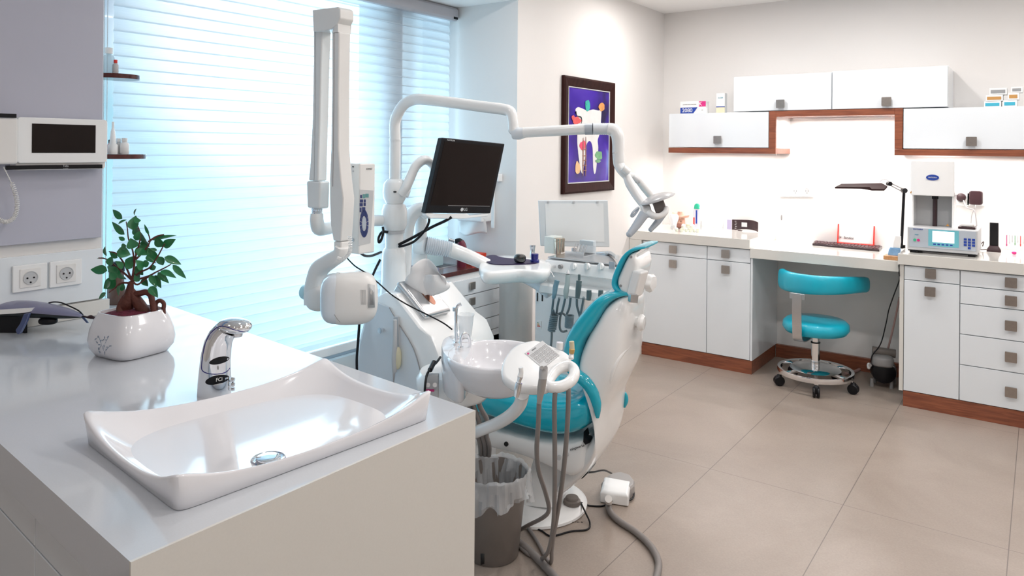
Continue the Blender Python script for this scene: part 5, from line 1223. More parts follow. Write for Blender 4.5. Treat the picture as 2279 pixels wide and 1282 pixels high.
# headrest
ribbon('headrest_cushion', teal, [(1436, 548, 1436, 554, .10), (1415, 550, 1413, 560, .118), (1398, 556, 1401, 567, .12), (1382, 571, 1391, 580, .12), (1369, 595, 1381, 601, .12), (1360, 621, 1373, 622, .12), (1360, 638, 1372, 634, .12), (1369, 650, 1379, 643, .12), (1386, 657, 1392, 649, .12), (1402, 662, 1404, 654, .11)], e=.45, endk=(.3, .3), kk=.96)
ribbon('headrest_shell', wplast, [(1424, 557, 1438, 556, .095), (1402, 564, 1449, 566, .112), (1390, 580, 1453, 584, .113), (1380, 601, 1449, 602, .113), (1372, 620, 1443, 618, .113), (1373, 634, 1437, 634, .113), (1384, 645, 1429, 648, .11), (1400, 652, 1420, 658, .095)], e=.45, far=True, endk=(.4, .5), n=36)
hob = [o for o in t.children if o.name.startswith('headrest_shell')]
for u, v in ((1404.5, 572), (1381.5, 636)):
    h = hit_pts(hob, [(u, v)], 0)
    if h: B().cyl(h[0][0]-h[0][1]*.003, h[0][0]+h[0][1]*.002, .0052, n=14).build('headrest_screw', grey, t)
h = hit_pts(hob, [(1420, 600), (1408, 645)], 0)
if len(h) == 2:
    a_, b_ = h[0][0], h[1][0]; nn = h[0][1]; dd = (a_-b_).normalized(); ss = dd.cross(nn)
    B().obox((a_+b_)/2+nn*.012+dd*-.01, ((a_-b_).length*.62, .030, .020), (dd, ss, nn)).build('headrest_slider', wplast, t, bevel=.008)
    kq = hit_pts(hob, [(1431, 626)], 0); kq = kq[0][0] if kq else (a_+b_)/2
    n3 = (nn*.8+R0*.5-FW*.3).normalized(); a1_ = n3.orthogonal().normalized(); a2_ = n3.cross(a1_)
    B().rings([[kq+n3*z+(a1_*math.cos(w)+a2_*math.sin(w))*r_*(1+.07*math.cos(5*w)) for w in [2*PI*k/40 for k in range(40)]] for r_, z in ((.018, 0), (.020, .018), (.033, .020), (.035, .034), (.028, .046), (.004, .048))]).build('headrest_knob', wplast, t, sharp=50)
sp0 = P(1406, 668, 2.62)
B().tube([P(1410, 655, 2.66), P(1408, 672, 2.66)], .020, 4, 1).build('headrest_post', steel, t)
# ------------------------------------------------------------------ assistant tray with keypad
def AT(u, v, off=0):
    d = 2.13-(v-812)*.0019
    return P(u, v, d)+UP*off
t = thing('assistant_tray', 'white rounded control tray with a keypad and loop handle in front of the dental chair', 'tray', AT(1190, 820, -.04))
ol = [(1172, 759), (1192, 756), (1212, 762), (1232, 771), (1246, 776), (1262, 785), (1272, 795), (1262, 803), (1245, 812), (1232, 824), (1222, 842), (1226, 855), (1210, 861), (1180, 862), (1150, 857), (1130, 848), (1118, 836), (1116, 818), (1122, 796), (1138, 775), (1155, 764)]
tp_ = crom([AT(u, v) for u, v in ol], 3, True); cc_ = sum(tp_, V((0, 0, 0)))/len(tp_)
nrm = (tp_[0]-cc_).cross(tp_[20]-cc_).normalized(); nrm = nrm if nrm.z > 0 else -nrm
B().rings([[cc_+(p-cc_)*k+nrm*z for p in tp_] for z, k in ((-.038, .80), (-.034, .92), (-.022, 1.0), (-.008, 1.0), (-.001, .965), (.001, .90), (.0015, .5))]).build('tray_body', wplast, t, sharp=55)
hdl = [(1224, 851), (1242, 852), (1262, 845), (1276, 831), (1278, 816), (1268, 806), (1250, 808), (1235, 818), (1224, 832), (1219, 843)]
B().tube([AT(u, v, -.012) for u, v in hdl], [.016]*10, 16, 5, closed=True).build('loop_handle', wplast, t)
kq = [(1168, 789), (1207, 761), (1245, 793), (1208, 823)]
K = [AT(u, v, .0035) for u, v in kq]
lab(B().prism(K, nrm*.0008).build('keypad_sheet', lgrey, t), 'pale grey keypad sheet')
def kpt(a, b_, off=.0048): return K[0]*(1-a)*(1-b_)+K[1]*a*(1-b_)+K[2]*a*b_+K[3]*(1-a)*b_+nrm*(off-.0035)
for i in range(4):
    for j in range(4):
        a0, b0 = .08+i*.23, .22+j*.195
        if (i, j) in ((0, 3),): continue
        b = B()
        qo = [kpt(a0, b0), kpt(a0+.18, b0), kpt(a0+.18, b0+.15), kpt(a0, b0+.15)]; qi = [kpt(a0+.02, b0+.02), kpt(a0+.16, b0+.02), kpt(a0+.16, b0+.13), kpt(a0+.02, b0+.13)]
        b.rings([qo, qi], cap=False).build('key_outline', grey, t)
        B().plate([kpt(a0+.07, b0+.05), kpt(a0+.11, b0+.05), kpt(a0+.11, b0+.10), kpt(a0+.07, b0+.10)]).build('key_symbol', inkg, t)
B().prism([kpt(.08+.045*math.cos(a), .11+.045*math.sin(a)) for a in [2*PI*k/16 for k in range(16)]], nrm*.0006).build('red_indicator', pink, t)
text('MULTI', .006, kpt(.42, .10), (K[1]-K[0]), (K[0]-K[3]), inkg, t)
# arm of the tray
B().tube([AT(1163, 850, -.03), P(1164, 875, 2.12), P(1156, 902, 2.16), P(1135, 925, 2.22), P(1105, 943, 2.30), P(1068, 958, 2.38), P(1030, 976, 2.52), P(985, 996, 2.56)], [.020, .0195, .019, .019, .019, .019, .019, .019], 20).build('support_arm', wplast, t, sharp=70)
# instruments
def hp_(name, label, parts, loc):
    tt = thing(name, label, 'handpiece', loc, 'handpieces in the assistant tray')
    for nm, pts_, rr_, mm in parts: B().tube(pts_, rr_, 16, 4).build(nm, mm, tt)
    return tt
dI = 2.01
hp_('suction_handpiece', 'chrome suction handpiece with white tip at the left front of the assistant tray', [('white_tip', [P(1159, 818, dI), P(1160, 828, dI), P(1158, 838, dI)], [.0065, .0065, .008], wplast), ('metal_neck', [P(1158, 838.5, dI), P(1156, 846, dI), P(1155, 852, dI)], [.0085, .006, .007], chrome), ('grip', [P(1155, 852.5, dI), P(1152, 868, dI), P(1149, 883, dI)], [.009, .010, .007], chrome)], P(1149, 883, dI))
hp_('syringe_handpiece', 'grey syringe handpiece with two round buttons at the middle front of the assistant tray', [('collar', [P(1210, 816, dI-.01), P(1209, 830, dI-.01), P(1208, 842, dI-.01)], [.0115, .0125, .0115], lgrey), ('grip', [P(1208, 842.5, dI-.01), P(1205, 862, dI-.01), P(1202, 882, dI-.01), P(1200, 898, dI-.01)], [.0115, .0115, .009, .006], mat('warm_grey_grip', (.40, .38, .36), .35, metal=.3, noise=(20, .05))), ], P(1200, 898, dI))
for u in (1206, 1214.5): tag(B().cyl(P(u, 818.5, dI-.019), P(u, 818.5, dI-.027), .0052, n=16).build('handpiece_button', chrome), ('left' if u == 1206 else 'right')+' small chrome button on top of the grey syringe handpiece', 'button')
hp_('clear_tip_handpiece', 'suction handpiece with a clear amber stained tip at the right of the assistant tray', [('clear_tip', [P(1272, 760, 2.12), P(1273, 772, 2.12), P(1273, 780, 2.12)], [.0075, .0072, .008], mat('clear_amber', (.80, .72, .50), .2, alpha=.8, noise=(30, .2))), ('amber_core', [P(1273, 777, 2.115), P(1272, 786, 2.115)], [.0085, .0075], amber), ('white_socket', [P(1272, 786, 2.12), P(1271, 798, 2.11)], [.007, .008], wplast)], P(1271, 798, 2.12))
tag(B().tube([P(1246, 762, 2.20), P(1245, 777, 2.20)], .010, 14, 1).build('white_tip_handpiece', wplast), 'short white handpiece tip at the back of the assistant tray beside the teal cushion', 'handpiece')
random.seed(11)
# hoses of the tray
def hose(label, pts, r, mt_=hosem, cat='hose', name='suction_hose', group=None):
    return tag(B().tube(pts, r, 10, 6).build(name, mt_), label, cat, group)
def zz8(x, y): return 1020+x/3.0375, 860+y/3.0375
def HP(x, y, d): u, v = zz8(x, y); return P(u, v, d)
def HF(x, y, z=.010): u, v = zz8(x, y); return onz(u, v, z)
hose('grey hose hanging from the middle handpiece, leftmost of the three in front of the seat', [HP(546, 110, 2.01), HP(541, 250, 2.02), HP(530, 430, 2.06), HP(543, 570, 2.20), HP(590, 720, 2.26), HP(612, 830, 2.36), HP(575, 885, 2.50), HP(470, 940, 2.66), HF(390, 985), HF(330, 1010)], .0070)
hose('grey hose hanging straight down in the middle of the three in front of the seat', [P(1237, 860, 2.05), HP(650, 120, 2.05), HP(652, 400, 2.08), HP(652, 650, 2.14), HP(645, 900, 2.30), HP(625, 1050, 2.40), HP(600, 1130, 2.50), HF(550, 1168), HF(470, 1130), HF(390, 1065), HF(330, 1030)], .0070)
hose('rightmost grey hose of the three before the seat, looping at the floor', [P(1265, 864, 2.06), HP(745, 60, 2.06), HP(735, 300, 2.08), HP(708, 600, 2.14), HP(672, 850, 2.28), HP(645, 1000, 2.36), HP(632, 1100, 2.46), HF(628, 1185), HF(600, 1170), HF(540, 1060), HF(470, 950), HF(415, 870), HF(380, 830)], .0070)
hose('thick grey floor hose running left under the bin toward the photo bottom', [HF(330, 1010, .014), HF(400, 1050, .014), HF(480, 1110, .014), HF(560, 1190, .014), HF(640, 1275, .014), HF(720, 1370, .014)], .0135, name='floor_hose')
hose('thick grey hose curving over the floor from the foot pedal to the photo bottom', [HF(1015, 785, .012), HF(1022, 840, .013), HF(1080, 905, .013), HF(1200, 985, .013), HF(1300, 1080, .013), HF(1352, 1180, .013), HF(1345, 1270, .013), HF(1325, 1330, .013)], .0125, name='pedal_hose')
hose('thin black cable looping from the foot button round the base plate', [HP(828, 785, 2.99), HP(858, 850, 2.92), HF(890, 925, .004), HF(870, 968, .004), HF(760, 980, .004), HF(630, 1012, .004), HF(560, 975, .004), HF(480, 945, .004), HF(390, 940, .004)], .0035, black, 'cable', 'black_cable')
hose('thin black cable from the foot button over to the foot pedal', [HP(828, 785, 2.99), HF(880, 805, .004), HF(960, 810, .004), HF(1010, 795, .004), HF(1060, 765, .02), HF(1120, 775, .01), HF(1170, 765, .01), HF(1188, 730, .01), HF(1180, 690, .01)], .0035, black, 'cable', 'black_cable')
hose('short black cable from the chair connector to the foot pedal', [HP(872, 582, 2.95), HP(920, 578, 3.0), HP(985, 568, 3.1), HF(1040, 590, .03)], .004, black, 'cable', 'black_cable')
for k, (x0, x1) in enumerate(((75, 95), (108, 118), (150, 160))):
    hose(('leftmost', 'middle', 'rightmost')[k]+' grey hose bundled under the spittoon, behind the counter corner', [HP(x0, 60, 2.7), HP(x0-5, 130, 2.7), HP(x0+15*(k+1), 230, 2.7), HP(130+k*30, 330, 2.72), HP(150+k*30, 420, 2.75), HP(150+k*20, 600, 2.9)], .009, name='suction_hose')

# foot pedal
fa = [HF(940, 760, 0), HF(950, 680, 0), HF(1020, 600, 0), HF(1090, 580, 0), HF(1170, 610, 0), HF(1192, 660, 0), HF(1180, 700, 0), HF(1140, 800, 0), HF(1100, 805, 0), HF(1000, 790, 0)]
t = thing('foot_pedal', 'foot pedal on the floor with a grey round top and white front box', 'pedal', HF(1060, 720, 0))
fb_ = [onz(*zz8(x, y+18), .0) for x, y in ((958, 770), (1150, 800), (1170, 700), (985, 665))]
B().rings([[p+V((0, 0, z)) for p in fb_] for z in (.002, .045)]+[[sum(fb_, V((0, 0, 0)))/4+(p-sum(fb_, V((0, 0, 0)))/4)*.86+V((0, 0, .052)) for p in fb_]]).build('front_box', wplast, t, bevel=.009)
gt = [onz(*zz8(x, y), .045) for x, y in ((965, 652), (990, 620), (1040, 588), (1100, 580), (1160, 600), (1192, 640), (1190, 668), (1165, 690))]
gtc = sum(gt, V((0, 0, 0)))/len(gt)
B().rings([[V((p.x, p.y, 0))+V((0, 0, z)) for p in gt] for z in (.002, .04)]+[[V((gtc.x, gtc.y, 0))+(V((p.x, p.y, 0))-V((gtc.x, gtc.y, 0)))*.9+V((0, 0, .05)) for p in gt]]).build('pedal_plate', mat('pedal_grey', (.36, .34, .33), .4, noise=(9, .03)), t, bevel=.003)
B().tube([HP(1015, 760, 2.85), HF(1018, 785, .014)], .014, 14, 1).build('hose_socket', wplast2, t)

# ------------------------------------------------------------------ waste bin
wc = onz(1097, 1232, 0)
t = thing('waste_bin', 'taupe round waste bin with a clear bag folded over its rim', 'bin', wc)
B().lathe([(.088, 0), (.092, .004), (.122, .29), (.126, .292), (.126, .300), (.121, .300), (.118, .285), (.088, .012), (0, .010)], wc, n=48).build('bin_body', taupe, t, sharp=40)
n_ = 120; rg = []
ph_ = [random.uniform(0, 6.3) for _ in range(8)]
for (r_, z, j) in ((.080, .05, .010), (.094, .13, .014), (.104, .20, .016), (.112, .26, .012), (.119, .297, .003), (.126, .312, .006), (.131, .303, .006), (.134, .275, .010), (.137, .25, .014), (.139, .225, .018), (.137, .205, .020)):
    row = []
    for k in range(n_):
        a = 2*PI*k/n_; w = math.sin(a*9+ph_[0]+z*22)*.45+math.sin(a*17+ph_[1]-z*35)*.3+math.sin(a*5+ph_[2]+z*60)*.35+math.sin(a*31+ph_[3]+z*20)*.25
        low = (.030*math.sin(a*2+2.2)+.014*math.sin(a*5+1)+.008*math.sin(a*11)) if z in (.225, .205) else 0
        rr_ = r_+j*w*.8
        if z > .22 and r_ > .12: rr_ = max(rr_, .1275)
        row.append(wc+V((rr_*math.cos(a), rr_*math.sin(a), z+low*(1 if z == .205 else .5)+(.007*w if z > .3 else 0))))
    rg.append(row)
lab(B().rings(rg, cap=False).build('bin_bag', clearp, t, sharp=20), 'clear crumpled plastic bag')
q = onz(1072, 1240, .06); dd = (V((q.x, q.y, 0))-V((wc.x, wc.y, 0))).normalized()
ll = wc+V((-.33, -.94, 0)).normalized()*.093+V((0, 0, .05))
nn = V((-.05, -1, 0)).normalized(); hs = hit_pts([o for o in t.children if o.name.startswith('bin_body')], [(1070, 1232), (1078, 1232), (1078, 1255), (1070, 1257)], .001)
if len(hs) == 4: lab(B().plate([h[0] for h in hs]).build('bin_label', inkk, t, solid=.001), 'small black label')

# ------------------------------------------------------------------ potted bonsai
pc = onz(308, 790, ZT)
ang = math.atan2(0, 1)
# pot axes: long side seen from px 275 to 405, short side from 208 to 275
pa, pb_, pcn = onz(272, 812, ZT), onz(398, 778, ZT), onz(216, 783, ZT)
la = (pb_-pa).normalized(); lb_ = (pcn-pa); lb_ = (lb_-la*lb_.dot(la)).normalized()
hl = (pb_-pa).length/2*1.0; hw_ = (pcn-pa).length/2*.95
pcen = pa+la*hl+lb_*hw_
t = thing('bonsai_pot', 'white rounded ceramic pot with painted grey sprigs standing on the foreground counter', 'pot', pcen)
PH = P(308, 690, (pcen-CAM).dot(FW)).z-ZT
PH = max(.085, min(.14, PH))
def potring(kx_, ky_, z, e=.45, n=48):
    return [pcen+la*(hl*kx_*math.copysign(abs(math.cos(a))**e, math.cos(a)))+lb_*(hw_*ky_*math.copysign(abs(math.sin(a))**e, math.sin(a)))+V((0, 0, z)) for a in [2*PI*k/n for k in range(n)]]
B().rings([potring(.80, .78, 0), potring(.90, .90, .003), potring(1.03, 1.06, PH*.18), potring(1.06, 1.12, PH*.36), potring(1.02, 1.06, PH*.6), potring(.93, .95, PH*.82), potring(.84, .84, PH*.96), potring(.82, .82, PH), potring(.78, .76, PH), potring(.76, .74, PH-.012), potring(.3, .3, PH-.014)]).build('pot_body', ceram, t, sharp=50)
pob = [o for o in t.children if o.name.startswith('pot_body')]
B().rings([potring(.79, .77, PH-.0135), potring(.76, .74, PH-.008), potring(.5, .5, PH-.001), potring(.1, .1, PH+.003)]).build('soil', soil, t)
def spr(pts, r_=.0006):
    hs = hit_pts(pob, [(x/2.848, 430+y/2.848) for x, y in pts], .0002)
    if len(hs) == len(pts): B().tube([h[0] for h in hs], r_, 5, 3).build('painted_sprig', mat('sprig_ink', (.25, .32, .42), .4, noise=(9, .1)), t)
def leafp(x, y, dx, dy, s_=9):
    n_ = 8; pts = []
    L2 = math.hypot(dx, dy); ux, uy = dx/L2, dy/L2
    for k in range(n_): a = 2*PI*k/n_; pts.append((x+ux*s_*math.cos(a)-uy*s_*.33*math.sin(a), y+uy*s_*math.cos(a)+ux*s_*.33*math.sin(a)))
    hs = hit_pts(pob, [(p[0]/2.848, 430+p[1]/2.848) for p in pts], .0006)
    if len(hs) == n_: B().plate([h[0] for h in hs]).build('painted_leaf', MT['sprig_ink'], t)
spr([(665, 1025), (655, 990), (640, 950), (625, 905)]); spr([(655, 985), (672, 940), (690, 908)]); spr([(632, 1015), (630, 990), (640, 965)]); spr([(665, 1020), (680, 985), (705, 965)])
for x, y, dx, dy in ((606, 925, -1, 1), (622, 910, 0, -1), (615, 945, 1, 1), (640, 935, 1, -1), (630, 960, -1, 0), (655, 930, 1, -1), (665, 915, 0, 1), (685, 910, 1, -1), (672, 930, 1, 0), (625, 985, 0, 1), (632, 1005, 1, 1), (660, 968, 0, -1), (675, 990, 1, -1), (700, 968, 1, 0), (680, 975, 1, 0), (665, 1010, 0, 1)): leafp(x, y, dx, dy)
db = (pcen-CAM).dot(FW)
def BP(x, y, o=0): return P(x/2.848, 430+y/2.848, db+o)
t = thing('bonsai_tree', 'small ficus bonsai with a gnarled root trunk growing in the white pot', 'plant', BP(850, 770))
zr = ZT+PH-.004
B().tube([BP(800, 790, .01), BP(795, 750, .01), BP(805, 700, 0), BP(820, 650, 0), BP(825, 600, 0), BP(832, 560, 0)], [.024, .021, .0195, .0155, .010, .006], 16).build('trunk', bark, t, sharp=70)
B().tube([BP(930, 785, .0), BP(910, 745, .0), BP(880, 700, 0), BP(850, 650, 0), BP(830, 610, 0)], [.016, .0165, .016, .013, .008], 14).build('trunk_root', bark, t, sharp=70)
B().tube([BP(845, 640, .0), BP(885, 635, -.005), BP(925, 628, -.01), BP(955, 645, -.012), BP(965, 690, -.012), BP(972, 735, -.01), BP(968, 785, -.008)], [.009, .0085, .0085, .0085, .008, .0075, .008], 12).build('arched_root', bark, t, sharp=70)
B().tube([BP(985, 790, .01), BP(985, 735, .01), BP(990, 695, .012), BP(1015, 682, .014), BP(1038, 700, .014), BP(1036, 745, .012), BP(1040, 790, .01)], [.007, .0065, .006, .006, .006, .006, .006], 10).build('arched_root', bark, t, sharp=70)
B().tube([BP(775, 795, -.02), BP(762, 740, -.01), BP(775, 690, -.005), BP(800, 650, 0)], [.012, .011, .010, .008], 12).build('trunk_root', bark, t, sharp=70)
brs = [[(832, 560), (845, 500), (850, 430), (840, 360), (815, 290), (808, 230), (800, 180)], [(845, 500), (860, 400), (880, 330), (890, 260), (865, 190)], [(830, 540), (800, 470), (770, 420), (735, 380), (690, 370)], [(835, 550), (780, 500), (730, 460), (680, 420), (625, 410)], [(838, 540), (890, 500), (950, 470), (1000, 400), (1030, 345), (1045, 320)], [(838, 555), (930, 530), (990, 500), (1050, 470), (1085, 450)], [(838, 555), (870, 580), (920, 545), (960, 520)], [(820, 570), (770, 570), (730, 600), (690, 630)], [(850, 430), (900, 380), (940, 330), (950, 290), (925, 220)], [(940, 310), (990, 275), (1040, 262)]]
for k, br_ in enumerate(brs):
    o_ = random.uniform(-.03, .03); n2 = len(br_)
    B().tube([BP(x, y, o_*i/n2) for i, (x, y) in enumerate(br_)], [.0032-.0022*i/n2 for i in range(n2)], 7, 4).build('branch', bark, t)
lv = [((775, 162), (708, 103), 26), ((850, 140), (858, 98), 14), ((838, 232), (858, 140), 42), ((750, 195), (800, 165), 20), ((790, 262), (700, 180), 26), ((790, 300), (750, 275), 16), ((868, 225), (930, 335), 46), ((945, 262), (908, 193), 12), ((962, 298), (1112, 258), 20), ((1030, 340), (985, 275), 44), ((1035, 338), (1108, 292), 34), ((995, 362), (948, 350), 12), ((845, 350), (828, 288), 42), ((860, 350), (955, 385), 50), ((740, 370), (828, 388), 46), ((675, 398), (660, 340), 28), ((695, 460), (708, 398), 36), ((745, 410), (690, 372), 20), ((665, 412), (605, 410), 6), ((680, 492), (570, 480), 38), ((745, 505), (680, 465), 30), ((735, 550), (652, 605), 44), ((760, 585), (745, 652), 26), ((672, 630), (618, 674), 18), ((790, 545), (760, 510), 30), ((838, 475), (790, 430), 30), ((880, 495), (840, 560), 34), ((905, 480), (865, 425), 34), ((945, 440), (895, 460), 28), ((980, 430), (940, 345), 36), ((1042, 405), (1150, 450), 30), ((1005, 400), (1035, 462), 30), ((1095, 455), (1180, 543), 24), ((1018, 492), (1116, 530), 28), ((1000, 502), (1070, 570), 24), ((982, 520), (1018, 602), 28), ((952, 520), (990, 595), 24), ((905, 538), (935, 592), 30), ((950, 592), (998, 658), 30), ((860, 462), (905, 520), 34), ((812, 455), (842, 395), 34), ((780, 475), (735, 430), 26), ((872, 262), (842, 205), 30), ((905, 350), (875, 400), 36), ((990, 465), (938, 480), 22), ((735, 545), (695, 500), 30), ((850, 180), (893, 170), 30), ((800, 330), (765, 355), 26), ((720, 480), (760, 540), 28), ((900, 300), (945, 345), 34), ((880, 560), (850, 520), 22), ((770, 620), (780, 565), 24), ((700, 560), (670, 600), 24), ((930, 395), (985, 440), 28), ((860, 300), (885, 240), 26)]
for k, ((x0, y0), (x1, y1), w_) in enumerate(lv):
    o_ = random.uniform(-.045, .045); a = BP(x0, y0, o_*.8); c_ = BP(x1, y1, o_+random.uniform(-.02, .02)); ax_ = c_-a; L2 = ax_.length; ax_.normalize()
    sd = ax_.cross(-FW+V((random.uniform(-.5, .5), random.uniform(-.5, .5), random.uniform(.0, .9)))).normalized(); nn = sd.cross(ax_)
    wd_ = w_/2.848/1633*db*.98; rg = []
    for i in range(9):
        f_ = i/8; ww = wd_*max(.02, math.sin(PI*min(1, f_**.8))**.8)*(1-.35*f_); c0 = a+ax_*(L2*f_)+nn*(-.10*L2*f_*f_)
        rg.append([c0-sd*ww+nn*(ww*.28), c0-sd*ww*.5+nn*(ww*.10), c0, c0+sd*ww*.5+nn*(ww*.10), c0+sd*ww+nn*(ww*.28)])
    B().rings(rg, cap=False, closed=False).build('leaf', green, t, sharp=80)

# dark handheld device lying at the left
t = thing('handheld_device', 'long dark handheld device with a blue grey top lying on the counter at the left', 'device', onz(80, 730, ZT))
def D2(x, y, o=0):
    u, v = x/9.158, 640+y/9.158; return P(u, v, 2.32+o-(v-700)*.001)
dms = [(-260, 470, .035), (0, 470, .036), (300, 455, .036), (650, 470, .036), (1000, 500, .031), (1300, 535, .024), (1550, 570, .014), (1680, 590, .006)]
pth = crom([D2(x, y) for x, y, r in dms], 4); rr_ = crom([V((r, 0, 0)) for x, y, r in dms], 4); rg = []
for i, p in enumerate(pth):
    r_ = rr_[i].x; rg.append([p+FW*(r_*1.3*math.copysign(abs(math.cos(a))**.8, math.cos(a)))+Z_*(r_*.55*math.sin(a)) for a in [2*PI*k/20 for k in range(20)]])
B().rings(rg).build('lower_body', mat('dark_green_black', (.015, .022, .025), .35, coat=.3, noise=(9, .1)), t, sharp=70)
rg = []
for i, p in enumerate(pth):
    r_ = rr_[i].x; rg.append([p+V((0, 0, r_*.12))+FW*(r_*1.36*math.cos(a))+Z_*(r_*.66*max(0, math.sin(a))) for a in [PI*k/14 for k in range(15)]])
B().rings(rg).build('top_shell', mat('violet_grey_plastic', (.21, .21, .32), .3, coat=.4, noise=(9, .1)), t, sharp=70)
lab(B().prism([D2(x, y, -.055) for x, y in ((-260, 470), (0, 460), (300, 440), (640, 428), (590, 500), (300, 530), (0, 545), (-260, 550))], FW*.02).build('white_band', wplast2, t), 'off-white side band')
lab(B().prism([D2(x, y, -.06) for x, y in ((480, 540), (590, 530), (540, 680), (450, 860), (395, 955), (340, 950), (310, 870), (400, 740))], FW*.012).build('stand_leg', mat('slate_blue_plastic', (.05, .07, .16), .3, coat=.4, noise=(9, .1)), t, bevel=.002), 'slate blue folding leg')
B().rings([[V((p.x, p.y, z)) for p in (D2(-260, 560, -.03), D2(560, 560, -.03), D2(560, 560, .03), D2(-260, 560, .03))] for z in (ZT+.001, D2(0, 540).z)]).build('black_foot_block', black, t)
B().tube([D2(990, 315), D2(1100, 295), D2(1250, 310), D2(1420, 380), D2(1600, 470), D2(1690, 560)], .0022, 8).build('cord', black, t)
B().tube([D2(1690, 580), D2(1780, 605), D2(1850, 600), D2(1960, 635)], [.002, .0035, .0065, .003], 8).build('cord_plug', brownb, t)
B().sell(D2(980, 680, 0), (.028, .02, .011), .7, .9, ax=axs).build('front_foot', black, t)
B().prism([D2(1650, 600, 0), D2(1710, 600, 0), D2(1800, 725, 0), D2(1760, 720, 0)], FW*.004).build('tail_fin', MT['slate_blue_plastic'], t)
# brown jar behind the plant
q = onz(259, 676, ZT)
t = thing('brown_jar', 'small brown jar with a dark lid on the counter behind the bonsai', 'jar', q)
B().lathe([(.028, 0), (.031, .004), (.031, .06), (.026, .07), (.026, .12)], q, n=28).build('jar_body', mat('brown_glass', (.10, .05, .035), .12, coat=.5, noise=(9, .2)), t)
B().lathe([(.028, .12), (.028, .15), (.02, .155), (0, .156)], q, n=28).build('lid', black, t)

# ------------------------------------------------------------------ drawer cart in the niche
xf = -2.51; yk0, yk1 = 2.835, 3.375; zk = .795
t = thing('drawer_cart', 'white five drawer cart with a dark red wood top standing in the window niche', 'cabinet', (-2.68, 3.1, 0))
B().box((-2.86, yk0, .06), (xf, yk1, zk)).build('carcass', wplast, t, bevel=.003)
B().box((-2.87, yk0-.004, zk+.0005), (xf+.012, yk1+.002, zk+.024)).build('wood_top', woodd, t, bevel=.001)
lab(B().box((-2.87, yk0-.010, zk+.0005), (xf+.012, yk0-.0045, zk+.060)).build('side_rim', mat('mauve_laminate', (.26, .22, .28), .35, noise=(9, .1, (1, 1, 8))), t), 'mauve raised side rim')
B().box((-2.87, yk0+.0, zk+.0245), (-2.855, yk1, zk+.05)).build('back_rim', woodd, t)
zl_ = [onx(1050, v, xf).z for v in (617, 653, 686, 716, 745, 775)]
zl_ += [.42-.0, .24, .07]
for k in range(len(zl_)-1):
    z1, z0 = zl_[k]-.002, zl_[k+1]+.002
    if z0 > z1: continue
    d = B().box((xf+.001, yk0+.012, z0), (xf+.016, yk1-.030, z1)).build('drawer', wgloss, t, bevel=.001, seg=1)
    p = onx(1050, 638, xf+.02); yy = p.y; zz_ = (z0+z1)/2+.004
    hb_ = B(); hb_.box((xf+.022, yy-.022, zz_-.020), (xf+.030, yy+.022, zz_+.020)).build('handle', nickel, d, bevel=.001, seg=1)
for xx in (-2.83, xf-.03):
    for yy in (yk0+.04, yk1-.04): B().cyl((xx, yy, 0), (xx, yy, .06), .022, n=14).build('foot', black, t)
for zz_ in (zl_[1], zl_[3]): B().box((xf+.001, yk1-.026, zz_-.02), (xf+.018, yk1-.008, zz_+.02)).build('side_latch', yellow, t)
ztop = zk+.0245
tcx = onz(950, 590, ztop)
t = thing('clear_tray', 'clear plastic tray at the window side on the drawer cart', 'tray', (-2.77, 2.96, ztop))
B().box((-2.85, 2.86, ztop), (-2.62, 3.12, ztop+.004)).box((-2.85, 2.86, ztop+.004), (-2.846, 3.12, ztop+.05)).box((-2.85, 2.86, ztop+.004), (-2.62, 2.864, ztop+.05)).box((-2.85, 3.116, ztop+.004), (-2.62, 3.12, ztop+.05)).build('tray_shell', clearp, t)
B().box((-2.80, 2.90, ztop+.005), (-2.66, 3.05, ztop+.09)).build('inner_box', mat('pale_cyan_plastic', (.60, .80, .84), .2, alpha=.7, noise=(9, .05)), t, bevel=.006)
rb = onz(1003, 578, ztop)
tag(B().box((-2.70, 3.20, ztop+.0005), (-2.58, 3.33, ztop+.05)).build('red_box', mat('vivid_red', (.75, .05, .01), .35, noise=(9, .1)), bevel=.003), 'bright red box on the drawer cart behind the ribbed arm', 'box')
t = thing('gas_torch', 'small black and maroon gas torch standing on the drawer cart beyond the arm', 'torch', (-2.60, 3.29, ztop+.051))
def TP(u, v): return P(u, v, 4.02)
B().tube([TP(999, 533), TP(1012, 537)], .0085, 12, 1).build('nozzle', steel, t)
B().tube([TP(1013, 537), TP(1022, 537), TP(1030, 541)], [.012, .018, .014], 12).build('torch_head', black, t)
B().tube([TP(1024, 537), TP(1028, 550), TP(1028, 575), TP(1027, 598)], [.020, .026, .026, .026], 14).build('gas_tank', mat('maroon_plastic', (.14, .01, .03), .3, coat=.3, noise=(9, .1)), t)

# towel holder on the return wall
yw = YR-.001
def WP(u, v, off=.0): return ony(u, v, yw-off)
t = thing('towel_dispenser', 'white wall dispenser with a paper towel hanging out behind the monitor', 'dispenser', WP(1070, 480))
p0, p1 = WP(1040, 488), WP(1096, 400)
B().box((p0.x, yw-.10, p0.z), (p1.x, yw, p1.z)).build('dispenser_body', wplast, t, bevel=.01)
rg = []
for i in range(9):
    f_ = i/8; row = []
    for j in range(13):
        g_ = j/12; row.append(V((p0.x-.01+(p1.x-p0.x+.02)*g_, yw-.075+.015*math.sin(g_*6+f_*2), p0.z+.02-.095*f_-.012*math.sin(g_*5.5))))
    rg.append(row)
B().rings(rg, cap=False, closed=False).build('paper_towel', white, t, sharp=70, solid=.001)
lab(B().box(WP(1093, 507, .112), WP(1101, 420, .108)).build('towel_edge', white, t), 'hanging towel edge')
p = WP(1112, 395)
tag(B().obox(p+V((0, -.02, 0)), (.022, .02, .022)).build('wall_bracket', wplast, bevel=.004), 'small white bracket on the return wall to the right of the monitor', 'bracket')

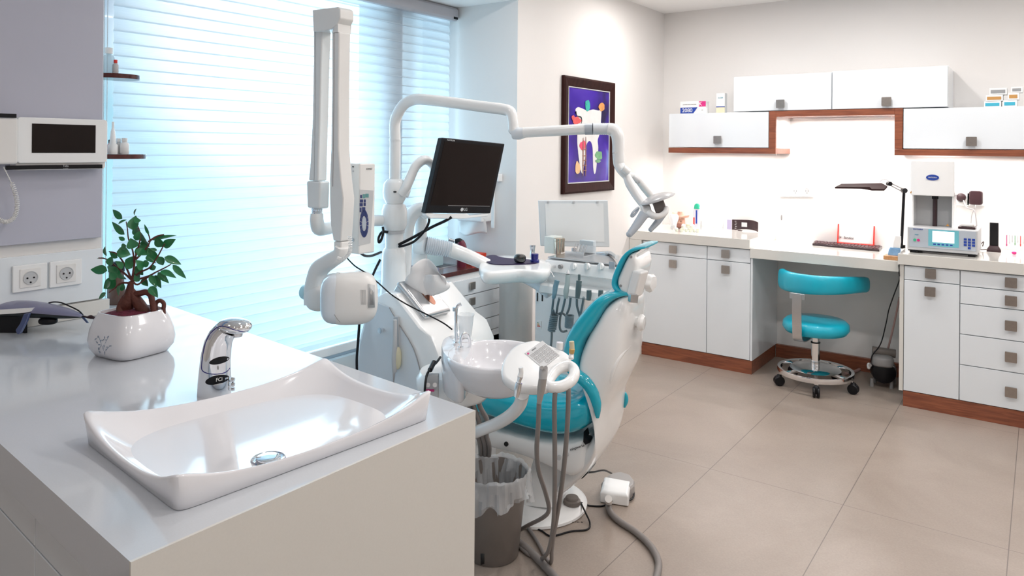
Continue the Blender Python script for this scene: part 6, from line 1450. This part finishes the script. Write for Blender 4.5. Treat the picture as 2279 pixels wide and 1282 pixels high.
# ------------------------------------------------------------------ delivery unit behind the chair
t = thing('instrument_delivery_unit', 'white doctor delivery unit with knobs and hanging handpieces behind the dental chair', 'delivery unit', (-1.9, 3.1, .85))
YD = 2.96
def DP(u, v, off=0): return ony(u, v, YD-off)
def zd_(v, u=1290): return DP(u, v).z
xd0, xd1 = DP(1212, 600).x, DP(1372, 600).x
pfy = [(YD+.30, zd_(583)), (YD+.04, zd_(583)), (YD, zd_(588)), (YD-.012, zd_(611)), (YD+.012, zd_(616)), (YD+.02, zd_(636)), (YD-.045, zd_(642)), (YD-.055, zd_(656)), (YD-.03, zd_(662)), (YD+.26, zd_(655))]
b = B()
for_x = [xd0, xd0+.006, xd1-.006, xd1]
cy_, cz_ = YD+.12, zd_(620)
b.rings([[V((x, cy_+(y-cy_)*k, cz_+(z-cz_)*k)) for y, z in pfy] for x, k in zip(for_x, (.95, 1, 1, .95))]).build('console', wplast, t, sharp=30)
lab(B().box((xd0+.01, YD+.01, zd_(583)+.0005), (xd1+.03, YD+.29, zd_(583)+.007)).build('steel_tray', steel, t, bevel=.003), 'brushed steel tray on top')
for u in (1277, 1307, 1337):
    q = DP(u, 593, .006); B().cyl(q+V((0, .006, 0)), q+V((0, -.010, 0)), .016, .014, n=20).obox(q+V((.004, -.014, .004)), (.005, .006, .014)).build('control_knob', wplast, t)
for u, mt_, r_ in ((1222, wplast, .010), (1235, steel, .006), (1249, grey, .010)):
    q = DP(u, 593, .006); B().cyl(q+V((0, .006, 0)), q+V((0, -.014, 0)), r_, n=16).build('toggle', mt_, t)
q = DP(1360, 591, .012); B().obox(q+V((0, .008, 0)), (.014, .002, .016)).build('small_display', tgrey, t)
# left wing with mat
wo = [(1066, 592), (1070, 582), (1084, 573), (1120, 568), (1165, 570), (1200, 575), (1222, 582), (1224, 598), (1200, 604), (1160, 601), (1120, 604), (1085, 606), (1070, 602)]
zw_ = .925
wp_ = crom([onz(u, v, zw_) for u, v in wo], 3, True); wcn = sum(wp_, V((0, 0, 0)))/len(wp_)
B().rings([[wcn+(p-wcn)*k+V((0, 0, z)) for p in wp_] for z, k in ((-.062, .78), (-.055, .92), (-.03, 1.0), (-.006, 1.0), (0, .96), (.0005, .8))]).build('side_wing', wplast, t, sharp=60)
mo = [(1077, 578), (1084, 571), (1100, 569), (1112, 573), (1130, 576), (1160, 578), (1185, 580), (1197, 585), (1180, 588), (1120, 590), (1090, 587)]
lab(B().prism(crom([onz(u, v, zw_+.0015) for u, v in mo], 3, True), (0, 0, .004)).build('dark_mat', purple, t), 'dark purple rubber mat')
B().tube([DP(1150, 612, -.02), DP(1190, 628, -.01), DP(1212, 645, 0), DP(1222, 660, 0)], [.020, .030, .028, .016], 16).build('wing_gusset', bluew, t, sharp=80)
# arm from column
arm = [P(893, 640, 3.34), P(896, 590, 3.35), P(900, 540, 3.36), P(908, 495, 3.38), P(922, 472, 3.40), P(940, 466, 3.42), P(952, 476, 3.44)]
B().tube(arm, [.042, .040, .036, .034, .033, .033, .032], 20).build('rising_arm', wplast, t, sharp=60)
B().tube([P(936, 472, 3.46), P(936, 520, 3.46), P(930, 565, 3.50), P(925, 590, 3.50)], [.030, .030, .045, .055], 20).build('elbow_column', wplast, t, sharp=60)
B().tube([P(925, 548, 3.48), P(950, 548, 3.46)], .040, 20, 1).build('elbow_socket', wplast, t, bevel=.005)
b = B(); pr_ = []
for k in range(25): pr_.append((948+k*2.3, .038 if k % 2 else .044))
b.tube([P(u, 546+(u-948)*.17, 3.46+(u-948)*.0004) for u, r in pr_], [r*(1-(u-948)*.0022) for u, r in pr_], 24, 1); b.build('ribbed_sleeve', bluew, t, sharp=80)
B().tube([P(1000, 555, 3.48), P(1040, 570, 3.50), P(1085, 590, 3.52)], [.036, .034, .030], 22, 4).build('delivery_arm', wplast, t)
# chrome rail
B().tube([DP(1302, 566, -.25), DP(1330, 565, -.25), DP(1352, 563, -.24), DP(1362, 565, -.20), DP(1374, 573, -.05)], .011, 12).build('chrome_rail', chrome, t)
# handpieces
HPU = [(1237, 612, 'tgrey'), (1263, 602, 'teal'), (1287, 611, 'grey'), (1311, 645, 'x'), (1337, 645, 'x')]
gg = mat('grey_green_silicone', (.42, .50, .50), .45, noise=(9, .05)); dg_ = mat('dark_grey_sleeve', (.10, .15, .16), .4, noise=(9, .05)); tb_ = mat('slate_blue_sleeve', (.18, .32, .40), .35, coat=.3, noise=(9, .05))
def inst(k, parts, label):
    p = parts[0][1][0]; tt = thing('dental_handpiece', label, 'handpiece', p, 'handpieces on the delivery unit')
    for nm, pts_, rr_, mm in parts: B().tube(pts_, rr_, 14, 3).build(nm, mm, tt)
inst(0, [('sleeve', [DP(1240, 624, .07), DP(1236, 640, .075), DP(1234, 655, .08), DP(1232, 664, .08)], [.012, .012, .011, .008], tb_), ('thin_probe', [DP(1233, 617, .07), DP(1224, 600, .05), DP(1221, 594, .04)], .0022, steel)], 'slate blue handpiece with thin wire probe, leftmost on the delivery unit')
inst(1, [('tip', [DP(1264, 601, .06), DP(1264, 606, .065), DP(1264, 611, .07)], [.003, .008, .010], lgrey), ('sleeve', [DP(1264, 611.5, .07), DP(1263, 630, .075), DP(1260, 648, .08), DP(1259, 664, .08)], [.011, .011, .013, .009], gg)], 'pale grey green handpiece, second from the left on the delivery unit')
inst(2, [('tip', [DP(1289, 611, .07), DP(1289, 624, .07)], .006, dg_), ('sleeve', [DP(1289, 625, .07), DP(1287, 645, .075), DP(1285, 664, .08)], [.013, .013, .010], dg_)], 'dark grey handpiece, third from the left on the delivery unit')
for k, u in enumerate((1311, 1337)): inst(3+k, [('sleeve', [DP(u, 646, .07), DP(u, 655, .07), DP(u-1, 668, .07)], [.011, .012, .010], dg_)], ('short dark hose end, fourth from the left on the delivery unit', 'short dark hose end nearest the headrest on the delivery unit')[k])
for k, pts in enumerate((((1232, 663), (1229, 690), (1227, 715), (1228, 745), (1226, 775)), ((1245, 663), (1241, 680), (1238, 700), (1234, 715)), ((1258, 663), (1252, 690), (1247, 705), (1246, 730), (1252, 738), (1262, 736)), ((1270, 662), (1267, 685), (1262, 700), (1266, 715)), ((1284, 664), (1284, 680), (1288, 695), (1292, 710)), ((1299, 662), (1297, 675), (1292, 700)), ((1231, 690), (1236, 700), (1250, 697), (1258, 702), (1266, 712)))):
    hose(('first', 'second', 'third', 'fourth', 'fifth', 'sixth', 'curved cross')[k]+' thin hose '+('from the left ' if k < 6 else '')+'hanging below the delivery unit handpieces', [DP(u, v, .06-.02*i) for i, (u, v) in enumerate(pts)], .0055, those, name='instrument_hose', group='hoses under the delivery unit')
for k, (u, v0, v1) in enumerate(((1231, 700, 736), (1267, 702, 728))):
    hx_ = []
    for i in range(120):
        f_ = i/119; a = f_*2*PI*9; hx_.append(DP(u+(3-6*f_)*(1 if k == 0 else .3), v0+(v1-v0)*f_, .06)+V((math.cos(a)*.017, math.sin(a)*.017, 0)))
    tag(B().tube(hx_, .0042, 6, 1).build('coiled_hose', those), ('left' if k == 0 else 'right')+' tightly coiled grey hose section under the delivery unit', 'hose', 'coiled hose sections')
# things on top of the unit
zt9 = zd_(583)+.0075
def top_at(u, dy=.1): p = DP(u, 583); return V((p.x+(-.0), YD+dy, zt9))
q = onz(1157, 585, zw_+.0055)
tag(B().sell(q+V((0, 0, .021)), (.030, .027, .021), .7, 1).build('black_mouse', mat('black_gloss', (.01, .01, .01), .1, coat=.8, noise=(9, .1))), 'glossy black round knob on the dark purple mat of the side wing', 'knob')
q = onz(1190, 584, zw_+.003)
tag(B().lathe([(.022, 0), (.022, .012), (.017, .015), (.018, .040), (.0155, .042)], q, n=28).build('blue_cup', navy), 'small dark blue cup on the side wing beside the glossy black knob', 'cup')
q = onz(1180, 575, zw_+.003); 
tag(B().lathe([(.014, 0), (.014, .02), (.012, .024), (.012, .046), (.014, .05), (.014, .058), (0, .058)], q+V((-.02, .05, 0)), n=24).build('small_glass_vial', steel), 'small steel topped vial behind the dark blue cup', 'vial')
def bx_(u0, u1, vt, dy, dp, name, mt_, label, cat):
    a = ony(u0, 583, YD+dy); c_ = ony(u1, 583, YD+dy); h = ony(u0, vt, YD+dy).z-zt9
    return tag(B().box((a.x, YD+dy, zt9), (c_.x, YD+dy+dp, zt9+h)).build(name, mt_, bevel=.003), label, cat)
bx_(1211, 1233, 526, .10, .08, 'bur_cabinet', mat('pale_cream_acrylic', (.72, .76, .72), .25, noise=(9, .06)), 'pale cream upright box on the delivery unit tray left of the steel canisters', 'box')
for k, (u, dy) in enumerate(((1241, .08), (1249, .16))):
    q = ony(u, 583, YD+dy+.02); c_ = V((q.x, YD+dy+.02, zt9)); h = ony(u, 531, YD+dy).z-zt9
    tag(B().lathe([(.0165, 0), (.0165, h*.78), (.018, h*.80), (.018, h*.96), (.014, h)], c_, n=26).build('steel_canister', mat('bronze_steel', (.62, .52, .42), .2, metal=1, noise=(9, .1))), ('front' if k == 0 else 'rear')+' tall polished canister on the delivery unit tray', 'canister')
q0_ = ony(1262, 583, YD+.12); q1_ = ony(1303, 583, YD+.12)
t = thing('instrument_holder', 'clear low tray of thin dental instruments on the delivery unit', 'tray', (q0_+q1_)/2)
B().box((q0_.x, YD+.10, zt9), (q1_.x, YD+.22, zt9+.003)).box((q0_.x, YD+.10, zt9+.003), (q1_.x, YD+.103, zt9+.022)).box((q0_.x, YD+.217, zt9+.003), (q1_.x, YD+.22, zt9+.04)).build('holder_shell', clearp, t)
B().box((q0_.x+.005, YD+.23, zt9), (q1_.x-.02, YD+.26, zt9+.062)).build('rear_block', mat('pale_blue_block', (.55, .62, .66), .3, noise=(9, .05)), t, bevel=.003)
for k in range(5):
    x = q0_.x+.012+k*.016; B().cyl((x, YD+.15, zt9+.004), (x+.006, YD+.17, zt9+.05), .0022, n=8).build('dental_tool', steel, t)
# x-ray viewer on a post
dv = 3.75
t = thing('xray_film_viewer', 'pale framed film viewer panel standing upright behind the delivery unit', 'viewer', P(1277, 552, dv))
vq = [(1198, 446), (1353, 446), (1357, 550), (1203, 548)]
vw = [P(u, v, d) for (u, v), d in zip(vq, (dv, dv, dv, dv))]
B().prism(vw, FW*.03).build('viewer_frame', mat('pale_blue_grey_frame', (.66, .70, .72), .35, noise=(9, .03)), t, bevel=.004)
vi = [P(u, v, dv-.002) for u, v in ((1213, 453), (1343, 453), (1345, 538), (1216, 536))]
lab(B().prism(vi, FW*.003).build('viewer_panel', mat('milky_panel', (.80, .82, .82), .3, noise=(9, .01)), t), 'milky white panel')
for u in (1220, 1277, 1330): B().obox(P(u, 449, dv-.004), (.006, .004, .004), (R0, FW, Z_)).build('film_clip', lgrey, t)
B().cyl(P(1277, 552, dv+.015), V((P(1277, 552, dv+.015).x, P(1277, 552, dv+.015).y, .9)), .012, n=16).build('post', steel, t)

# appliances standing on the floor behind
q = ony(1153, 650, 3.30)
t = thing('pedal_bin', 'tall satin grey cylindrical bin standing behind the spittoon beside the drawer cart', 'bin', (q.x, 3.30, 0))
r_ = .092; zt5 = onx(1150, 600, q.x).z
B().lathe([(r_, 0), (r_, zt5-.04), (r_*1.02, zt5-.038), (r_*1.02, zt5-.01), (r_*.9, zt5)], (q.x, 3.28, 0), n=48).build('bin_shell', mat('satin_grey_metal', (.58, .57, .55), .35, metal=.3, noise=(9, .03)), t)
B().box((q.x-.04, 3.28-r_-.02, .01), (q.x+.04, 3.28-r_+.01, .03)).build('pedal', black, t)
a = ony(1190, 700, 3.18); c_ = ony(1243, 700, 3.18); ztA = ony(1215, 640, 3.18).z
t = thing('white_appliance', 'white floor standing appliance with two dark slots and a small energy sticker', 'appliance', (a.x+.15, 3.3, 0))
B().box((a.x, 3.18, 0), (a.x+.30, 3.50, ztA)).build('casing', wplast, t, bevel=.008)
for u in (1196, 1207): p = ony(u, 661, 3.179); B().box((p.x-.003, 3.177, p.z-.022), (p.x+.003, 3.1795, p.z+.022)).build('slot', black, t)
p = ony(1200, 722, 3.179)
lab(B().box((p.x-.014, 3.178, p.z-.02), (p.x+.014, 3.1795, p.z+.02)).build('energy_sticker', white, t), 'small energy sticker')
for k, mt_ in enumerate((G2, Y1, O1, red)): B().box((p.x-.012, 3.1775, p.z-.012+.006*(3-k)), (p.x-.004+.004*k, 3.1779, p.z-.008+.006*(3-k))).build('rating_bar', mt_, t)

# ------------------------------------------------------------------ lights
def downlight(x, y, power, label, z=ZC, size=.11):
    t = thing('ceiling_downlight', label, 'ceiling light', (x, y, z-.02), 'ceiling downlights')
    B().lathe([(.085, 0), (.085, .008), (.062, .014), (.06, .004), (.06, 0)], (x, y, z-.014), cap=False).build('trim_ring', wplast, t)
    B().lathe([(0, .003), (.059, .003)], (x, y, z-.012), cap=False).build('diffuser', emitw, t)
    l = bpy.data.lights.new('downlight', 'AREA'); l.shape = 'DISK'; l.size = size; l.energy = power; l.color = (1, .95, .92)
    o = bpy.data.objects.new('downlight_lamp', l); C.objects.link(o); o.location = (0, 0, -.006); o.parent = t
for (x, y, pw) in ((-1.9, 4.4, 16), (-.9, 4.4, 16), (.1, 4.4, 16), (-1.8, 2.9, 11), (-.9, 2.9, 15), (.1, 2.9, 18), (-1.6, 1.5, 2), (-.7, 1.3, 8), (.4, 1.3, 14), (-1.6, 0.2, 1.5), (-.4, -.3, 8), (1.3, 3.4, 20), (1.3, .8, 16), (1.2, -.8, 14)):
    downlight(x, y, pw*.3, 'round recessed ceiling downlight above the room')
def strip(name, x0, x1, y, z, pw, label):
    t = thing(name, label, 'light', ((x0+x1)/2, y, z), 'light strips under the wall cupboards')
    B().box((x0, y-.012, z-.010), (x1, y+.012, z)).build('housing', wplast, t)
    l = bpy.data.lights.new('strip', 'AREA'); l.shape = 'RECTANGLE'; l.size = x1-x0; l.size_y = .02; l.energy = pw; l.color = (1, .95, .92)
    o = bpy.data.objects.new('strip_lamp', l); C.objects.link(o); o.location = (0, 0, -.013); o.parent = t
strip('light_strip', -2.18, -1.50, 5.22, 1.4475, 3, 'slim light strip under the left wall cupboard')
strip('light_strip', -1.39, -.78, 5.22, 1.6965, 3.8, 'slim light strip under the raised middle cupboards')
strip('light_strip', -.66, .11, 5.22, 1.4475, 3.4, 'slim light strip under the right wall cupboard')

# daylight sky outside the window
wd = bpy.data.worlds.new('daylight'); bpy.context.scene.world = wd; wd.use_nodes = True; nt = wd.node_tree; N = nt.nodes.new; L = nt.links.new
bg = nt.nodes['Background']; tc = N('ShaderNodeTexCoord')
def lobe(direction, a0, a1):
    d = V(direction).normalized(); dp = N('ShaderNodeVectorMath'); dp.operation = 'DOT_PRODUCT'; dp.inputs[1].default_value = d
    nm = N('ShaderNodeVectorMath'); nm.operation = 'NORMALIZE'; L(tc.outputs['Generated'], nm.inputs[0]); L(nm.outputs[0], dp.inputs[0])
    mr = N('ShaderNodeMapRange'); mr.interpolation_type = 'SMOOTHSTEP'; mr.inputs[1].default_value = math.cos(math.radians(a1)); mr.inputs[2].default_value = math.cos(math.radians(a0)); L(dp.outputs['Value'], mr.inputs[0]); return mr.outputs[0]
base = N('ShaderNodeRGB'); base.outputs[0].default_value = (.13, .30, .56, 1)
def addl(prev, fac, col, k):
    mx = N('ShaderNodeMix'); mx.data_type = 'RGBA'; mx.blend_type = 'ADD'; mx.clamp_result = False; L(fac, mx.inputs[0]); L(prev, mx.inputs[6]); mx.inputs[7].default_value = (col[0]*k, col[1]*k, col[2]*k, 1); return mx.outputs[2]
sun_dir = ray(560, 60)
o1 = addl(base.outputs[0], lobe(ray(600, 90), 0, 12), (1, 1, 1), 4.5)
o2 = addl(o1, lobe(ray(620, 640), 3, 26), (.50, .95, 1), 1.6)
L(o2, bg.inputs[0]); bg.inputs[1].default_value = WORLD_K = .33
wp = bpy.data.lights.new('window_daylight', 'AREA'); wp.shape = 'RECTANGLE'; wp.size = 1.3; wp.size_y = 1.5; wp.energy = 34; wp.color = (.55, .84, 1)
o = bpy.data.objects.new('window_daylight', wp); C.objects.link(o); o.location = (-3.85, 2.75, 1.25); o.rotation_euler = (0, math.radians(-90), 0)

sc = bpy.context.scene
sc.view_settings.view_transform = 'Standard'; sc.view_settings.look = 'None'; sc.view_settings.gamma = 1; sc.view_settings.use_curve_mapping = False
sc.view_settings.exposure = .88
sc.cycles.max_bounces = 8; sc.cycles.diffuse_bounces = 5; sc.cycles.transparent_max_bounces = 12; sc.cycles.sample_clamp_indirect = 6
